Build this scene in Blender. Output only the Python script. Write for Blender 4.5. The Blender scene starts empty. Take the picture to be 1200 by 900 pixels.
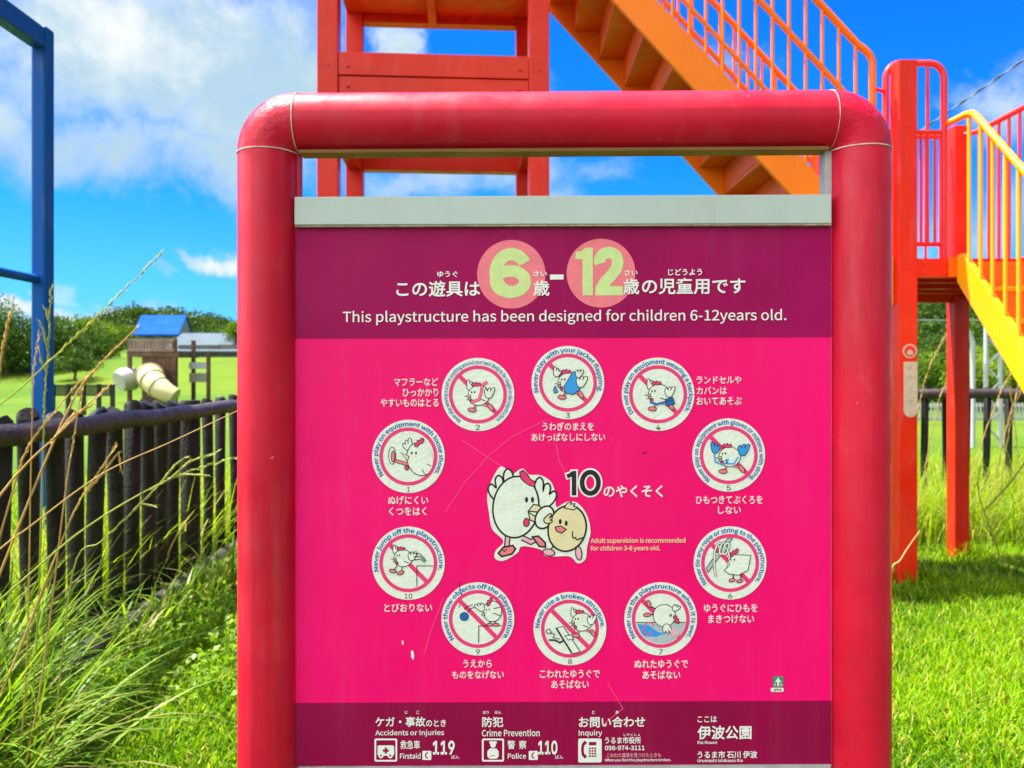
import bpy, bmesh, math, random
import numpy as np
from mathutils import Vector, Matrix
from mathutils.geometry import tessellate_polygon

random.seed(7)
rng = np.random.default_rng(7)
SC = bpy.context.scene
COL = SC.collection
R = math.radians

# ------------------------------------------------------------------ camera
F = 900.0            # focal length in photo pixels (photo is 1200 wide)
VH = 440.0           # row of the horizon in the photo
CAMZ = 1.40
cam = bpy.data.cameras.new('camera')
cam.sensor_width = 36.0
cam.lens = 27.0
cam.shift_y = (VH - 450.0) / 1200.0
cam.clip_start = 0.05
cam.clip_end = 5000
cam.dof.use_dof = True
cam.dof.focus_distance = 1.15
cam.dof.aperture_fstop = 8.0
camo = bpy.data.objects.new('camera', cam)
COL.objects.link(camo)
camo.location = (0, 0, CAMZ)
camo.rotation_euler = (R(90), 0, 0)
SC.camera = camo


def at(u, v, y):
    """point at depth y that shows at pixel (u, v) of the photograph"""
    return Vector(((u - 600) / F * y, y, CAMZ + (VH - v) / F * y))


# ------------------------------------------------------------------ light
EXPOSURE = 1.85
SUN = Vector((-0.40, 0.09, 0.91)).normalized()
SUN_STRENGTH = 4.4
SKY_STRENGTH = 0.13
sunl = bpy.data.lights.new('sun', 'SUN')
sunl.energy = SUN_STRENGTH
sunl.angle = R(0.53)
sunl.color = (1.0, 0.95, 0.87)
suno = bpy.data.objects.new('sun', sunl)
COL.objects.link(suno)
suno.rotation_euler = SUN.to_track_quat('Z', 'Y').to_euler()
suno.location = (0, 0, 20)

SC.view_settings.view_transform = 'Standard'
SC.view_settings.look = 'None'
SC.view_settings.exposure = EXPOSURE
SC.view_settings.gamma = 1.0
SC.view_settings.use_curve_mapping = False
SC.cycles.max_bounces = 8
SC.cycles.transparent_max_bounces = 8
SC.cycles.use_denoising = True


class NT:
    """small helper to write node trees"""
    def __init__(s, tree):
        s.t = tree
        s.n = tree.nodes
        s.l = tree.links

    def node(s, typ, **kw):
        n = s.n.new(typ)
        for k, v in kw.items():
            setattr(n, k, v)
        return n

    def link(s, a, b):
        s.l.new(a, b)

    def val(s, sock, v):
        if isinstance(v, bpy.types.NodeSocket):
            s.l.new(v, sock)
        else:
            sock.default_value = v

    def math(s, op, a, b=0.0, c=0.0, clamp=False):
        n = s.n.new('ShaderNodeMath')
        n.operation = op
        n.use_clamp = clamp
        s.val(n.inputs[0], a)
        s.val(n.inputs[1], b)
        if op in ('MULTIPLY_ADD', 'SMOOTH_MIN', 'SMOOTH_MAX'):
            s.val(n.inputs[2], c)
        return n.outputs[0]

    def mix(s, fac, a, b, blend='MIX'):
        n = s.n.new('ShaderNodeMix')
        n.data_type = 'RGBA'
        n.blend_type = blend
        s.val(n.inputs[0], fac)
        s.val(n.inputs[6], a if isinstance(a, bpy.types.NodeSocket) else (*a, 1)[:4])
        s.val(n.inputs[7], b if isinstance(b, bpy.types.NodeSocket) else (*b, 1)[:4])
        return n.outputs[2]

    def noise(s, vec, scale, detail=3, rough=0.5, dist=0.0):
        n = s.n.new('ShaderNodeTexNoise')
        n.inputs['Scale'].default_value = scale
        n.inputs['Detail'].default_value = detail
        n.inputs['Roughness'].default_value = rough
        n.inputs['Distortion'].default_value = dist
        if vec is not None:
            s.l.new(vec, n.inputs['Vector'])
        return n.outputs['Fac']

    def ramp(s, fac, a, b, c0=0.0, c1=1.0):
        n = s.n.new('ShaderNodeMapRange')
        n.interpolation_type = 'SMOOTHSTEP'
        s.val(n.inputs[0], fac)
        n.inputs[1].default_value = a
        n.inputs[2].default_value = b
        n.inputs[3].default_value = c0
        n.inputs[4].default_value = c1
        return n.outputs[0]


# ------------------------------------------------------------------ sky
world = bpy.data.worlds.new('World')
SC.world = world
world.use_nodes = True
wt = NT(world.node_tree)
wt.n.clear()
sky = wt.node('ShaderNodeTexSky', sky_type='NISHITA', sun_disc=False)
sky.sun_elevation = math.asin(SUN.z)
sky.sun_rotation = math.atan2(SUN.x, SUN.y)
sky.altitude = 50
sky.air_density = 1.0
sky.dust_density = 0.3
sky.ozone_density = 2.5
tc = wt.node('ShaderNodeTexCoord')
DIR = tc.outputs['Generated']
sep = wt.node('ShaderNodeSeparateXYZ')
wt.link(DIR, sep.inputs[0])
AZ = wt.math('ARCTAN2', sep.outputs[0], sep.outputs[1])
EL = wt.math('ARCSINE', sep.outputs[2])
# clouds: soft masses at given azimuths and elevations, broken up by noise
warp = wt.math('MULTIPLY', wt.math('SUBTRACT', wt.noise(DIR, 7.0, 6, 0.62), 0.5), 0.22)
warp2 = wt.math('MULTIPLY', wt.math('SUBTRACT', wt.noise(DIR, 5.3, 6, 0.62, 0.4), 0.5), 0.18)
AZW = wt.math('ADD', AZ, warp)
ELW = wt.math('ADD', EL, warp2)
CLOUDS = [  # u, v, half width, half height, strength
    (190, 70, 210, 95, 1.1), (60, 30, 130, 55, .9), (275, 150, 80, 75, 1.0), (10, 130, 70, 60, .7),
    (345, 120, 70, 90, .95), (100, 184, 130, 46, .85), (240, 188, 90, 44, .9),
    (105, 376, 95, 20, .95), (20, 357, 60, 17, .9), (78, 335, 34, 20, .6),
    (240, 299, 40, 15, .75), (182, 322, 30, 9, .5), (452, 50, 30, 28, .95),
    (540, 214, 160, 34, .75), (690, 205, 70, 26, .55), (640, 120, 90, 40, .4),
    (1150, 105, 60, 24, .5), (1200, 130, 60, 60, .65), (1185, 260, 80, 60, .6), (1085, 250, 60, 40, .35),
    (800, 60, 120, 50, .35), (900, 300, 200, 50, .7), (1400, 150, 200, 120, .9), (-300, 200, 200, 150, .9)]
acc = None
for (u, v, a, b, k) in CLOUDS:
    az = math.atan((u - 600) / F)
    el = math.atan((VH - v) / math.hypot(F, u - 600))
    ca = math.cos(az)
    dx = wt.math('MULTIPLY', wt.math('SUBTRACT', AZW, az), F / (a * ca * ca) if ca > .3 else F / a)
    dy = wt.math('MULTIPLY', wt.math('SUBTRACT', ELW, el), F / (b * ca))
    r2 = wt.math('ADD', wt.math('MULTIPLY', dx, dx), wt.math('MULTIPLY', dy, dy))
    g = wt.math('MULTIPLY', wt.math('EXPONENT', wt.math('MULTIPLY', r2, -0.9)), k)
    acc = g if acc is None else wt.math('MAXIMUM', acc, g)
rnd = wt.ramp(wt.noise(DIR, 2.6, 5, 0.6), 0.30, 0.55)      # noise that breaks up the added cloud outside the view
behind = wt.math('MAXIMUM', wt.ramp(wt.math('ABSOLUTE', AZ), 0.8, 1.5), wt.ramp(EL, 0.75, 1.15))   # unseen cloud overhead and behind the viewer, added to light the sign front
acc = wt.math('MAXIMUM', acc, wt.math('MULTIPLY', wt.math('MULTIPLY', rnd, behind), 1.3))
tex = wt.math('MULTIPLY', wt.math('SUBTRACT', wt.noise(DIR, 10.0, 9, 0.66), 0.5), 1.05)
mask = wt.ramp(wt.math('ADD', acc, tex), 0.18, 0.86)
mask = wt.math('MULTIPLY', mask, wt.ramp(EL, 0.0, 0.05))
hsv = wt.node('ShaderNodeHueSaturation')
hsv.inputs['Saturation'].default_value = 1.35
wt.link(sky.outputs[0], hsv.inputs['Color'])
skyc = wt.mix(1.0, hsv.outputs[0], (0.035, 0.30, 0.66), 'MULTIPLY')
skyc = wt.mix(wt.ramp(EL, 0.01, 0.26, 0.62, 0.0), skyc, (0.50, 1.42, 2.05))      # paler air low over the hills
shade = wt.ramp(wt.noise(DIR, 5.2, 8, 0.62), 0.40, 0.64)
shade = wt.math('MULTIPLY', shade, wt.math('MAXIMUM', wt.ramp(EL, 0.22, 0.36), wt.ramp(EL, 0.14, 0.20, 1.0, 0.0)))
cloudc = wt.mix(shade, (1.05, 1.5, 1.85), (2.1, 2.2, 2.2))
lit = wt.mix(wt.ramp(sep.outputs[0], -0.7, 0.7), (7.2, 7.0, 6.8), (0.8, 0.9, 1.0))  # fill light of the added unseen cloud: bright on the left, dim right
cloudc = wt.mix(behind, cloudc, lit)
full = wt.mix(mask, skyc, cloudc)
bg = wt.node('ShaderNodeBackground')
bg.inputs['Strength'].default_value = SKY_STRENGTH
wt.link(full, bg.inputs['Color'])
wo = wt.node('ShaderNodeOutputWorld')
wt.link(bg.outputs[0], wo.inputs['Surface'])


# ------------------------------------------------------------------ materials
def s2l(c):
    return tuple((x / 255 / 12.92) if x / 255 <= 0.04045 else ((x / 255 + 0.055) / 1.055) ** 2.4 for x in c)


def paint(name, base, rough=0.35, var=0.12, scale=6.0, bump=0.0, bscale=40, chips=0.0, chipc=(0.7, 0.6, 0.5), spec=0.3,
          fade=None, coat=0.0, streak=0.0, dust=(0.55, 0.46, 0.44)):
    m = bpy.data.materials.new(name)
    m.use_nodes = True
    t = NT(m.node_tree)
    p = t.n['Principled BSDF']
    tcn = t.node('ShaderNodeTexCoord')
    o = tcn.outputs['Object']
    n1 = t.noise(o, scale, 6, 0.6)
    dark = tuple(x * (1 - var) for x in base)
    lite = tuple(min(0.95, x * (1 + var)) for x in base)
    c = t.mix(t.ramp(n1, 0.3, 0.7), dark, lite)
    if fade:
        c = t.mix(t.ramp(t.noise(o, scale * .45, 5, .65), 0.48, 0.78, 0, .5), c, fade)
    if streak > 0:
        mp = t.node('ShaderNodeMapping')
        mp.inputs['Scale'].default_value = (26, 26, 2.2)
        t.link(o, mp.inputs[0])
        st = t.math('MULTIPLY', t.ramp(t.noise(mp.outputs[0], 1.0, 6, 0.7), 0.46, 0.80), t.ramp(t.noise(o, 3.5, 5, 0.6), 0.35, 0.7))
        c = t.mix(t.math('MULTIPLY', st, streak), c, dust)
        sc_ = t.ramp(t.noise(o, 14, 7, 0.75), 0.60, 0.82, 0, streak * .7)
        c = t.mix(sc_, c, dust)
    if chips > 0:
        ch = t.ramp(t.noise(o, 95, 3, 0.55), 0.79 - chips, 0.80 - chips)
        c = t.mix(ch, c, chipc)
    t.link(c, p.inputs['Base Color'])
    rr = t.ramp(t.noise(o, scale * 3, 5, 0.6), 0.3, 0.7, rough * 0.75, min(1, rough * 1.3))
    t.link(rr, p.inputs['Roughness'])
    p.inputs['Specular IOR Level'].default_value = spec
    p.inputs['Coat Weight'].default_value = coat
    p.inputs['Coat Roughness'].default_value = 0.2
    if bump > 0:
        b = t.node('ShaderNodeBump')
        b.inputs['Strength'].default_value = bump
        b.inputs['Distance'].default_value = 0.01
        t.link(t.noise(o, bscale, 5, 0.6), b.inputs['Height'])
        t.link(b.outputs[0], p.inputs['Normal'])
    return m


def foliage(name, c_dark, c_light, transl=0.45, tc=None, rough=0.45, dry=None, spec=0.35):
    """leaf material: colour runs along the per-leaf attribute tint, light shines through"""
    m = bpy.data.materials.new(name)
    m.use_nodes = True
    t = NT(m.node_tree)
    p = t.n['Principled BSDF']
    out = t.n['Material Output']
    a = t.node('ShaderNodeAttribute', attribute_name='tint')
    c = t.mix(t.ramp(a.outputs['Fac'], 0.0, 1.0), c_dark, c_light)
    if dry:
        c = t.mix(t.ramp(a.outputs['Fac'], 0.93, 0.97), c, dry)
    t.link(c, p.inputs['Base Color'])
    p.inputs['Roughness'].default_value = rough
    p.inputs['Specular IOR Level'].default_value = spec
    tr = t.node('ShaderNodeBsdfTranslucent')
    t.link(t.mix(1.0, c, tc or (1.35, 1.25, 0.5), 'MULTIPLY'), tr.inputs['Color'])
    mx = t.node('ShaderNodeMixShader')
    mx.inputs[0].default_value = transl
    t.link(p.outputs[0], mx.inputs[1])
    t.link(tr.outputs[0], mx.inputs[2])
    t.link(mx.outputs[0], out.inputs['Surface'])
    return m


def ground_mat(name, stops, scale=3.0, far=None):
    m = bpy.data.materials.new(name)
    m.use_nodes = True
    t = NT(m.node_tree)
    p = t.n['Principled BSDF']
    g = t.node('ShaderNodeNewGeometry')
    P = g.outputs['Position']
    c = t.mix(t.ramp(t.noise(P, scale, 8, 0.65), 0.35, 0.65), stops[0], stops[1])
    c = t.mix(t.ramp(t.noise(P, scale * 9, 6, 0.7), 0.5, 0.75), c, stops[2])
    if far:
        sp = t.node('ShaderNodeSeparateXYZ')
        t.link(P, sp.inputs[0])
        fc = t.mix(t.ramp(t.noise(P, 0.12, 6, 0.6), 0.35, 0.65), far[0], far[1])
        c = t.mix(t.ramp(sp.outputs[1], 8.6, 13.0), c, fc)
    t.link(c, p.inputs['Base Color'])
    p.inputs['Roughness'].default_value = 0.9
    p.inputs['Specular IOR Level'].default_value = 0.15
    b = t.node('ShaderNodeBump')
    b.inputs['Strength'].default_value = 0.6
    b.inputs['Distance'].default_value = 0.03
    t.link(t.noise(P, 30, 6, 0.7), b.inputs['Height'])
    t.link(b.outputs[0], p.inputs['Normal'])
    return m


def flat(name, base, rough=0.5, spec=0.4):
    m = bpy.data.materials.new(name)
    m.use_nodes = True
    p = m.node_tree.nodes['Principled BSDF']
    t = NT(m.node_tree)
    tcn = t.node('ShaderNodeTexCoord')
    n1 = t.noise(tcn.outputs['Object'], 60, 5, 0.6)
    c = t.mix(t.ramp(n1, 0.3, 0.7), tuple(x * .93 for x in base), tuple(min(.95, x * 1.05) for x in base))
    t.link(c, p.inputs['Base Color'])
    p.inputs['Roughness'].default_value = rough
    p.inputs['Specular IOR Level'].default_value = spec
    return m


M = {
    'tube_red': paint('crimson_tube_paint', (0.60, 0.004, 0.032), 0.40, 0.14, 5, 0.06, 25, 0.022, (0.75, 0.55, 0.5), fade=(0.66, .020, .065), streak=.11),
    'elbow_red': paint('crimson_elbow_paint', (0.58, 0.004, 0.032), 0.38, 0.16, 9, 0.50, 22, 0.022, (0.75, 0.55, 0.5), fade=(0.66, .025, .07), streak=.14),
    'seam': paint('worn_seam', (0.62, 0.50, 0.46), 0.6, 0.3, 60),
    'alu': paint('pale_aluminium', (0.47, 0.55, 0.52), 0.40, 0.06, 3, 0.02, 200, 0.02, (0.35, 0.33, 0.28), streak=.25, dust=(.30, .30, .25)),
    'alu_dull': paint('dull_aluminium', (0.42, 0.42, 0.42), 0.5, 0.15, 20),
    'pink': paint('magenta_panel', (0.92, 0.0003, 0.165), 0.42, 0.03, 4, 0.015, 60, 0.0, spec=0.22, fade=(0.95, 0.008, 0.22), streak=.045),
    'header': paint('plum_panel', (0.33, 0.002, 0.088), 0.45, 0.10, 4, 0.015, 60, spec=0.13, fade=(.40, .006, .14), streak=.04),
    'footer': paint('wine_panel', (0.28, 0.002, 0.055), 0.45, 0.10, 4, 0.015, 60, spec=0.13, fade=(.34, .006, .09), streak=.05),
    'white': flat('white_lettering', (0.82, 0.84, 0.80)),
    'badge': paint('reflective_white', (0.78, 0.84, 0.74), 0.42, 0.04, 40, 0.22, 160),
    'ring': flat('pink_ring', (0.86, 0.035, 0.20)),
    'black': flat('black_print', (0.012, 0.012, 0.016)),
    'blue': flat('blue_print', (0.002, 0.14, 0.52)),
    'skyblue': flat('light_blue_print', (0.03, 0.32, 0.80)),
    'comb': flat('comb_pink', (0.85, 0.03, 0.16)),
    'shoe': flat('shoe_pink', (0.86, 0.20, 0.24)),
    'cream': flat('cream_print', (0.78, 0.68, 0.40)),
    'beak': flat('beak_cream', (0.80, 0.68, 0.42)),
    'salmon': flat('salmon_disc', (0.86, 0.19, 0.24)),
    'lime': flat('pale_lime_print', (0.60, 0.74, 0.30)),
    'grey': flat('grey_print', (0.45, 0.50, 0.55)),
    'jade': flat('green_mark', (0.02, 0.30, 0.16)),
    'rose': flat('rose_print', (0.85, 0.42, 0.52)),
    'scratch': flat('scratch_pink', (0.92, 0.07, 0.26)),
    'steel_red': paint('vermilion_steel', (0.68, 0.018, 0.004), 0.38, 0.07, 2.5, 0.03, 30, fade=(.80, .06, .02), chips=.015, chipc=(.30, .16, .10), streak=.14),
    'steel_dark': paint('vermilion_under', (0.72, 0.035, 0.010), 0.45, 0.10, 2.5, 0.03, 30),
    'rail_red': paint('red_rail_paint', (0.74, 0.030, 0.030), 0.35, 0.07, 4, chips=.015, chipc=(.30, .16, .10), streak=.14),
    'orange': paint('orange_steel', (0.90, 0.195, 0.0015), 0.42, 0.06, 2.5, 0.03, 30, chips=.015, chipc=(.30, .16, .10), streak=.14),
    'orange_rail': paint('orange_rail_paint', (0.88, 0.165, 0.003), 0.35, 0.06, 4),
    'orange_step': paint('orange_step_paint', (0.80, 0.115, 0.001), 0.45, 0.10, 3, 0.04, 30, fade=(.66, .10, .004)),
    'riser': paint('deep_orange_riser', (0.85, 0.12, 0.004), 0.45, 0.08, 3),
    'yellow': paint('yellow_steel', (0.90, 0.34, 0.001), 0.36, 0.05, 3, 0.02, 30, chips=.015, chipc=(.30, .16, .10), streak=.14),
    'blue_steel': paint('blue_steel', (0.002, 0.095, 0.40), 0.40, 0.08, 3, 0.03, 30, spec=0.12, chips=.015, chipc=(.30, .16, .10), streak=.14),
    'wood_dark': paint('charred_brown_wood', (0.011, 0.0085, 0.008), 0.55, 0.5, 14, 0.8, 50, fade=(.030, .026, .024), streak=.45, dust=(.10, .095, .09)),
    'wood_rail': paint('weathered_brown_log', (0.050, 0.037, 0.038), 0.5, 0.45, 11, 0.9, 45, fade=(.10, .08, .08), streak=.30, dust=(.20, .18, .17)),
    'wood_play': paint('brown_play_timber', (0.12, 0.060, 0.045), 0.7, 0.3, 3),
    'wood_pink': paint('faded_brown_slats', (0.24, 0.17, 0.16), 0.7, 0.3, 3),
    'tube_cream': paint('cream_plastic', (0.42, 0.36, 0.20), 0.4, 0.08, 2),
    'dome': paint('silver_plastic', (0.36, 0.38, 0.40), 0.3, 0.1, 2),
    'roof_blue': paint('blue_roof', (0.012, 0.085, 0.42), 0.9, 0.12, 1.2, spec=0.03),
    'roof_grey': paint('grey_blue_roof', (0.10, 0.13, 0.165), 0.9, 0.1, .5, spec=0.03),
    'wall_pale': paint('pale_wall', (0.27, 0.28, 0.24), 0.8, 0.12, 1),
    'wall_dim': paint('dim_wall', (0.12, 0.13, 0.13), 0.8, 0.2, 1),
    'white_metal': paint('white_metal', (0.38, 0.41, 0.43), 0.4, 0.06, 3),
    'cable': paint('cable_grey', (0.13, 0.15, 0.18), 0.6, 0.2, 20),
    'mast': paint('mast_blue_grey', (0.12, 0.19, 0.28), 0.6, 0.1, 3),
    'plate': paint('beige_plate', (0.55, 0.48, 0.38), 0.5, 0.1, 30),
    'bark': paint('tree_bark', (0.10, 0.075, 0.05), 0.85, 0.3, 5, 0.6, 20),
    'soil': ground_mat('lawn_soil', ((0.020, 0.040, 0.006), (0.045, 0.075, 0.012), (0.05, 0.06, 0.02)),
                       far=((0.050, 0.118, 0.003), (0.095, 0.150, 0.005))),
    'hill': ground_mat('hill_soil', ((0.020, 0.045, 0.008), (0.035, 0.07, 0.012), (0.02, 0.04, 0.01)), 0.3),
    'lawn': foliage('lawn_blades', (0.045, 0.155, 0.002), (0.30, 0.52, 0.004), 0.5, dry=(0.55, 0.50, 0.10), spec=0.15),
    'weed': foliage('weed_leaves', (0.07, 0.19, 0.008), (0.27, 0.42, 0.03), 0.5, dry=(0.36, 0.30, 0.12)),
    'weed_pale': foliage('pale_weed_leaves', (0.13, 0.27, 0.008), (0.36, 0.48, 0.03), 0.5, dry=(0.50, 0.43, 0.16), spec=0.15),
    'straw': foliage('straw_stalk', (0.44, 0.29, 0.09), (0.66, 0.50, 0.18), 0.3, (1.1, 1.0, .7)),
    'stalk_green': foliage('green_stalk', (0.28, 0.36, 0.05), (0.46, 0.50, 0.12), 0.35, (1.2, 1.1, .6)),
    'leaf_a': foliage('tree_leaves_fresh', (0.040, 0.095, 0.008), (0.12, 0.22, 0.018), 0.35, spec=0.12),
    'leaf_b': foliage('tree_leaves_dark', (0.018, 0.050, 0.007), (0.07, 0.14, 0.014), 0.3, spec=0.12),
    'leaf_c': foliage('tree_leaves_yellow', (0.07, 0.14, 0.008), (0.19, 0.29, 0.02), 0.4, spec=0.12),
    'leaf_hill': foliage('forest_leaves', (0.022, 0.058, 0.012), (0.085, 0.15, 0.02), 0.25, spec=0.05),
}


# ------------------------------------------------------------------ object helpers
class MB:
    """collects shapes and links them as ONE mesh object"""
    def __init__(s):
        s.v, s.f, s.m, s.sm = [], [], [], []
        s.mats = []

    def mi(s, mat):
        if mat not in s.mats:
            s.mats.append(mat)
        return s.mats.index(mat)

    def add(s, verts, faces, mat=0, smooth=False):
        o = len(s.v)
        s.v.extend([tuple(p) for p in verts])
        for f in faces:
            s.f.append([i + o for i in f])
            s.m.append(mat)
            s.sm.append(smooth)
        return s

    def box(s, x0, x1, y0, y1, z0, z1, mat=0):
        v = [(x, y, z) for z in (z0, z1) for y in (y0, y1) for x in (x0, x1)]
        f = [(0, 2, 3, 1), (4, 5, 7, 6), (0, 1, 5, 4), (2, 6, 7, 3), (0, 4, 6, 2), (1, 3, 7, 5)]
        return s.add(v, f, mat)

    def prism(s, pts, d, mat=0):
        """pts: planar 3D polygon (list), extruded by vector d"""
        d = Vector(d)
        n = len(pts)
        v = [Vector(p) for p in pts] + [Vector(p) + d for p in pts]
        f = [tuple(range(n))[::-1], tuple(range(n, 2 * n))] + [(i, (i + 1) % n, (i + 1) % n + n, i + n) for i in range(n)]
        return s.add(v, f, mat)

    def tube(s, pts, r, n=12, mat=0, caps=True, squash=1.0):
        pts = [Vector(p) for p in pts]
        rs = r if isinstance(r, (list, tuple)) else [r] * len(pts)
        verts = []
        prev = None
        for i, p in enumerate(pts):
            t = ((pts[min(i + 1, len(pts) - 1)] - p).normalized() + (p - pts[max(i - 1, 0)]).normalized())
            t.normalize()
            if prev is None:
                a = Vector((0, 0, 1)) if abs(t.z) < .9 else Vector((0, 1, 0))
                x = t.cross(a).normalized()
            else:
                x = (prev - t * prev.dot(t)).normalized()
            prev = x
            y = t.cross(x)
            for k in range(n):
                a = 2 * math.pi * k / n
                verts.append(p + (x * math.cos(a) + y * math.sin(a) * squash) * rs[i])
        f = []
        for i in range(len(pts) - 1):
            for k in range(n):
                f.append((i * n + k, i * n + (k + 1) % n, (i + 1) * n + (k + 1) % n, (i + 1) * n + k))
        s.add(verts, f, mat, True)
        if caps:
            m = len(pts)
            s.add(verts[:n], [tuple(range(n))[::-1]], mat)
            s.add(verts[(m - 1) * n:], [tuple(range(n))], mat)
        return s

    def build(s, name, mats, parent=None, loc=None, bevel=0.0, kind=None):
        if not isinstance(mats, (list, tuple)):
            mats = [mats]
        me = bpy.data.meshes.new(name)
        off = Vector(loc) if loc is not None else (Vector(parent['_o']) if parent is not None and '_o' in parent else Vector((0, 0, 0)))
        me.from_pydata([(p[0] - off[0], p[1] - off[1], p[2] - off[2]) for p in s.v], [], s.f)
        for m in mats:
            me.materials.append(m)
        me.polygons.foreach_set('material_index', s.m)
        me.polygons.foreach_set('use_smooth', s.sm)
        me.update()
        o = bpy.data.objects.new(name, me)
        COL.objects.link(o)
        if parent is not None:
            o.parent = parent
            o['_o'] = list(off)
        elif loc is not None:
            o.location = loc
            o['_o'] = list(off)
        if bevel > 0:
            b = o.modifiers.new('bevel', 'BEVEL')
            b.width = bevel
            b.segments = 2
            b.limit_method = 'ANGLE'
        if kind:
            o['kind'] = kind
        return o


def tag(o, label, cat, group=None, kind=None):
    o['label'] = label
    o['category'] = cat
    if group:
        o['group'] = group
    if kind:
        o['kind'] = kind
    return o


def thing(name, loc, label, cat, group=None, rotz=0.0):
    o = bpy.data.objects.new(name, None)
    COL.objects.link(o)
    o.empty_display_size = 0.1
    o.location = loc
    o.rotation_euler = (0, 0, rotz)
    o['_o'] = list(loc)
    return tag(o, label, cat, group)


def dup(o, parent, delta=(0, 0, 0), label=None):
    c = o.copy()
    COL.objects.link(c)
    c.parent = parent
    c.location = Vector(o.location) + Vector(delta)
    if label:
        c['label'] = label
    return c


def np_mesh(name, verts, faces, mat, tint=None, kind=None, parent=None, loc=(0, 0, 0), smooth=False):
    """verts Nx3, faces Kx4 quads"""
    me = bpy.data.meshes.new(name)
    verts = np.asarray(verts, dtype=np.float32) - np.asarray(loc, dtype=np.float32)
    faces = np.asarray(faces, dtype=np.int32)
    me.vertices.add(len(verts))
    me.vertices.foreach_set('co', verts.ravel())
    me.loops.add(faces.size)
    me.loops.foreach_set('vertex_index', faces.ravel())
    me.polygons.add(len(faces))
    me.polygons.foreach_set('loop_start', np.arange(0, faces.size, 4, dtype=np.int32))
    me.polygons.foreach_set('loop_total', np.full(len(faces), 4, dtype=np.int32))
    if smooth:
        me.polygons.foreach_set('use_smooth', np.ones(len(faces), dtype=bool))
    me.materials.append(mat)
    if tint is not None:
        a = me.attributes.new('tint', 'FLOAT', 'POINT')
        a.data.foreach_set('value', np.asarray(tint, dtype=np.float32))
    me.update(calc_edges=True)
    o = bpy.data.objects.new(name, me)
    COL.objects.link(o)
    if parent is not None:
        o.parent = parent
    else:
        o.location = loc
    if kind:
        o['kind'] = kind
    return o


def ribbons(base, az, length, width, lean, bend, segs, tint, tip=0.08, wob=0.0):
    """grass blades: N curved ribbons, each segs+1 cross lines"""
    N = len(base)
    S = segs + 1
    t = np.linspace(0, 1, S)[None, :]
    ang = lean[:, None] + bend[:, None] * t          # angle from the vertical along the blade
    ds = (length / segs)[:, None]
    hor = np.concatenate([np.zeros((N, 1)), np.cumsum(np.sin(ang[:, :-1]) * ds, 1)], 1)
    ver = np.concatenate([np.zeros((N, 1)), np.cumsum(np.cos(ang[:, :-1]) * ds, 1)], 1)
    dx, dy = np.cos(az)[:, None], np.sin(az)[:, None]
    cx = base[:, 0:1] + hor * dx
    cy = base[:, 1:2] + hor * dy
    cz = base[:, 2:3] + ver
    tw = az + np.pi / 2 + rng.normal(0, .5, N)
    w = width[:, None] * np.clip(1 - t ** 2.2, tip, 1) * 0.5
    px, py = np.cos(tw)[:, None] * w, np.sin(tw)[:, None] * w
    V = np.stack([np.stack([cx - px, cy - py, cz], -1), np.stack([cx + px, cy + py, cz], -1)], 2)  # N,S,2,3
    V = V.reshape(-1, 3)
    b = (np.arange(N) * S * 2)[:, None]
    i = np.arange(segs)[None, :] * 2
    Fq = np.stack([b + i, b + i + 1, b + i + 3, b + i + 2], -1).reshape(-1, 4)
    T = np.repeat(tint, S * 2)
    return V, Fq, T


def leaf_cards(cent, size, tint, flat_bias=0.3):
    """leaf shaped quads (folded diamonds) at random angles"""
    N = len(cent)
    d = rng.normal(0, 1, (N, 3))
    d /= np.linalg.norm(d, axis=1)[:, None]
    n = rng.normal(0, 1, (N, 3)) + np.array([0, 0, flat_bias * 3])
    e = np.cross(d, n)
    e /= np.linalg.norm(e, axis=1)[:, None] + 1e-9
    L = size[:, None]
    droop = np.array([0, 0, -0.15]) * L
    v0 = cent - d * L * .5
    v1 = cent + e * L * .3
    v2 = cent + d * L * .5 + droop
    v3 = cent - e * L * .3
    V = np.stack([v0, v1, v2, v3], 1).reshape(-1, 3)
    Fq = np.arange(4 * N).reshape(-1, 4)
    return V, Fq, np.repeat(tint, 4)


# ------------------------------------------------------------------ ground and far hills
def sstep(a, b, x):
    t = np.clip((x - a) / (b - a), 0, 1)
    return t * t * (3 - 2 * t)


def gh(x, y):
    x = np.asarray(x, float)
    y = np.asarray(y, float)
    h = sstep(43, 66, y) * 3.0 + sstep(66, 130, y) * 2.5
    h = h + 0.035 * np.sin(x * 1.3 + 0.6) * np.sin(y * 0.9 + 1.0) * sstep(2, 5, y)
    h = h - 0.14 * sstep(5.3, 6.6, y) * sstep(2.0, 3.4, x) * (1 - sstep(9, 14, y))
    return h


def grid_mesh(name, xs, ys, fz, mat, kind='structure'):
    X, Y = np.meshgrid(xs, ys)
    Z = fz(X, Y)
    V = np.stack([X, Y, Z], -1).reshape(-1, 3)
    nx, ny = len(xs), len(ys)
    i = (np.arange(ny - 1)[:, None] * nx + np.arange(nx - 1)[None, :]).reshape(-1)
    Fq = np.stack([i, i + 1, i + nx + 1, i + nx], -1)
    return np_mesh(name, V, Fq, mat, kind=kind, smooth=True)


xs = np.concatenate([[-1500, -600, -250, -120, -80], np.arange(-60, -12, 4), np.arange(-12, 12.01, .3), np.arange(16, 64, 4), [80, 120, 250, 600, 1500]])
ys = np.concatenate([[-1500, -500, -100, -40, -20, -10, -5], np.arange(-2, 14, .3), np.arange(14, 140, 3), [150, 180, 250, 400, 800, 2500]])
ground = grid_mesh('ground', xs, ys, gh, M['soil'])


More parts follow.
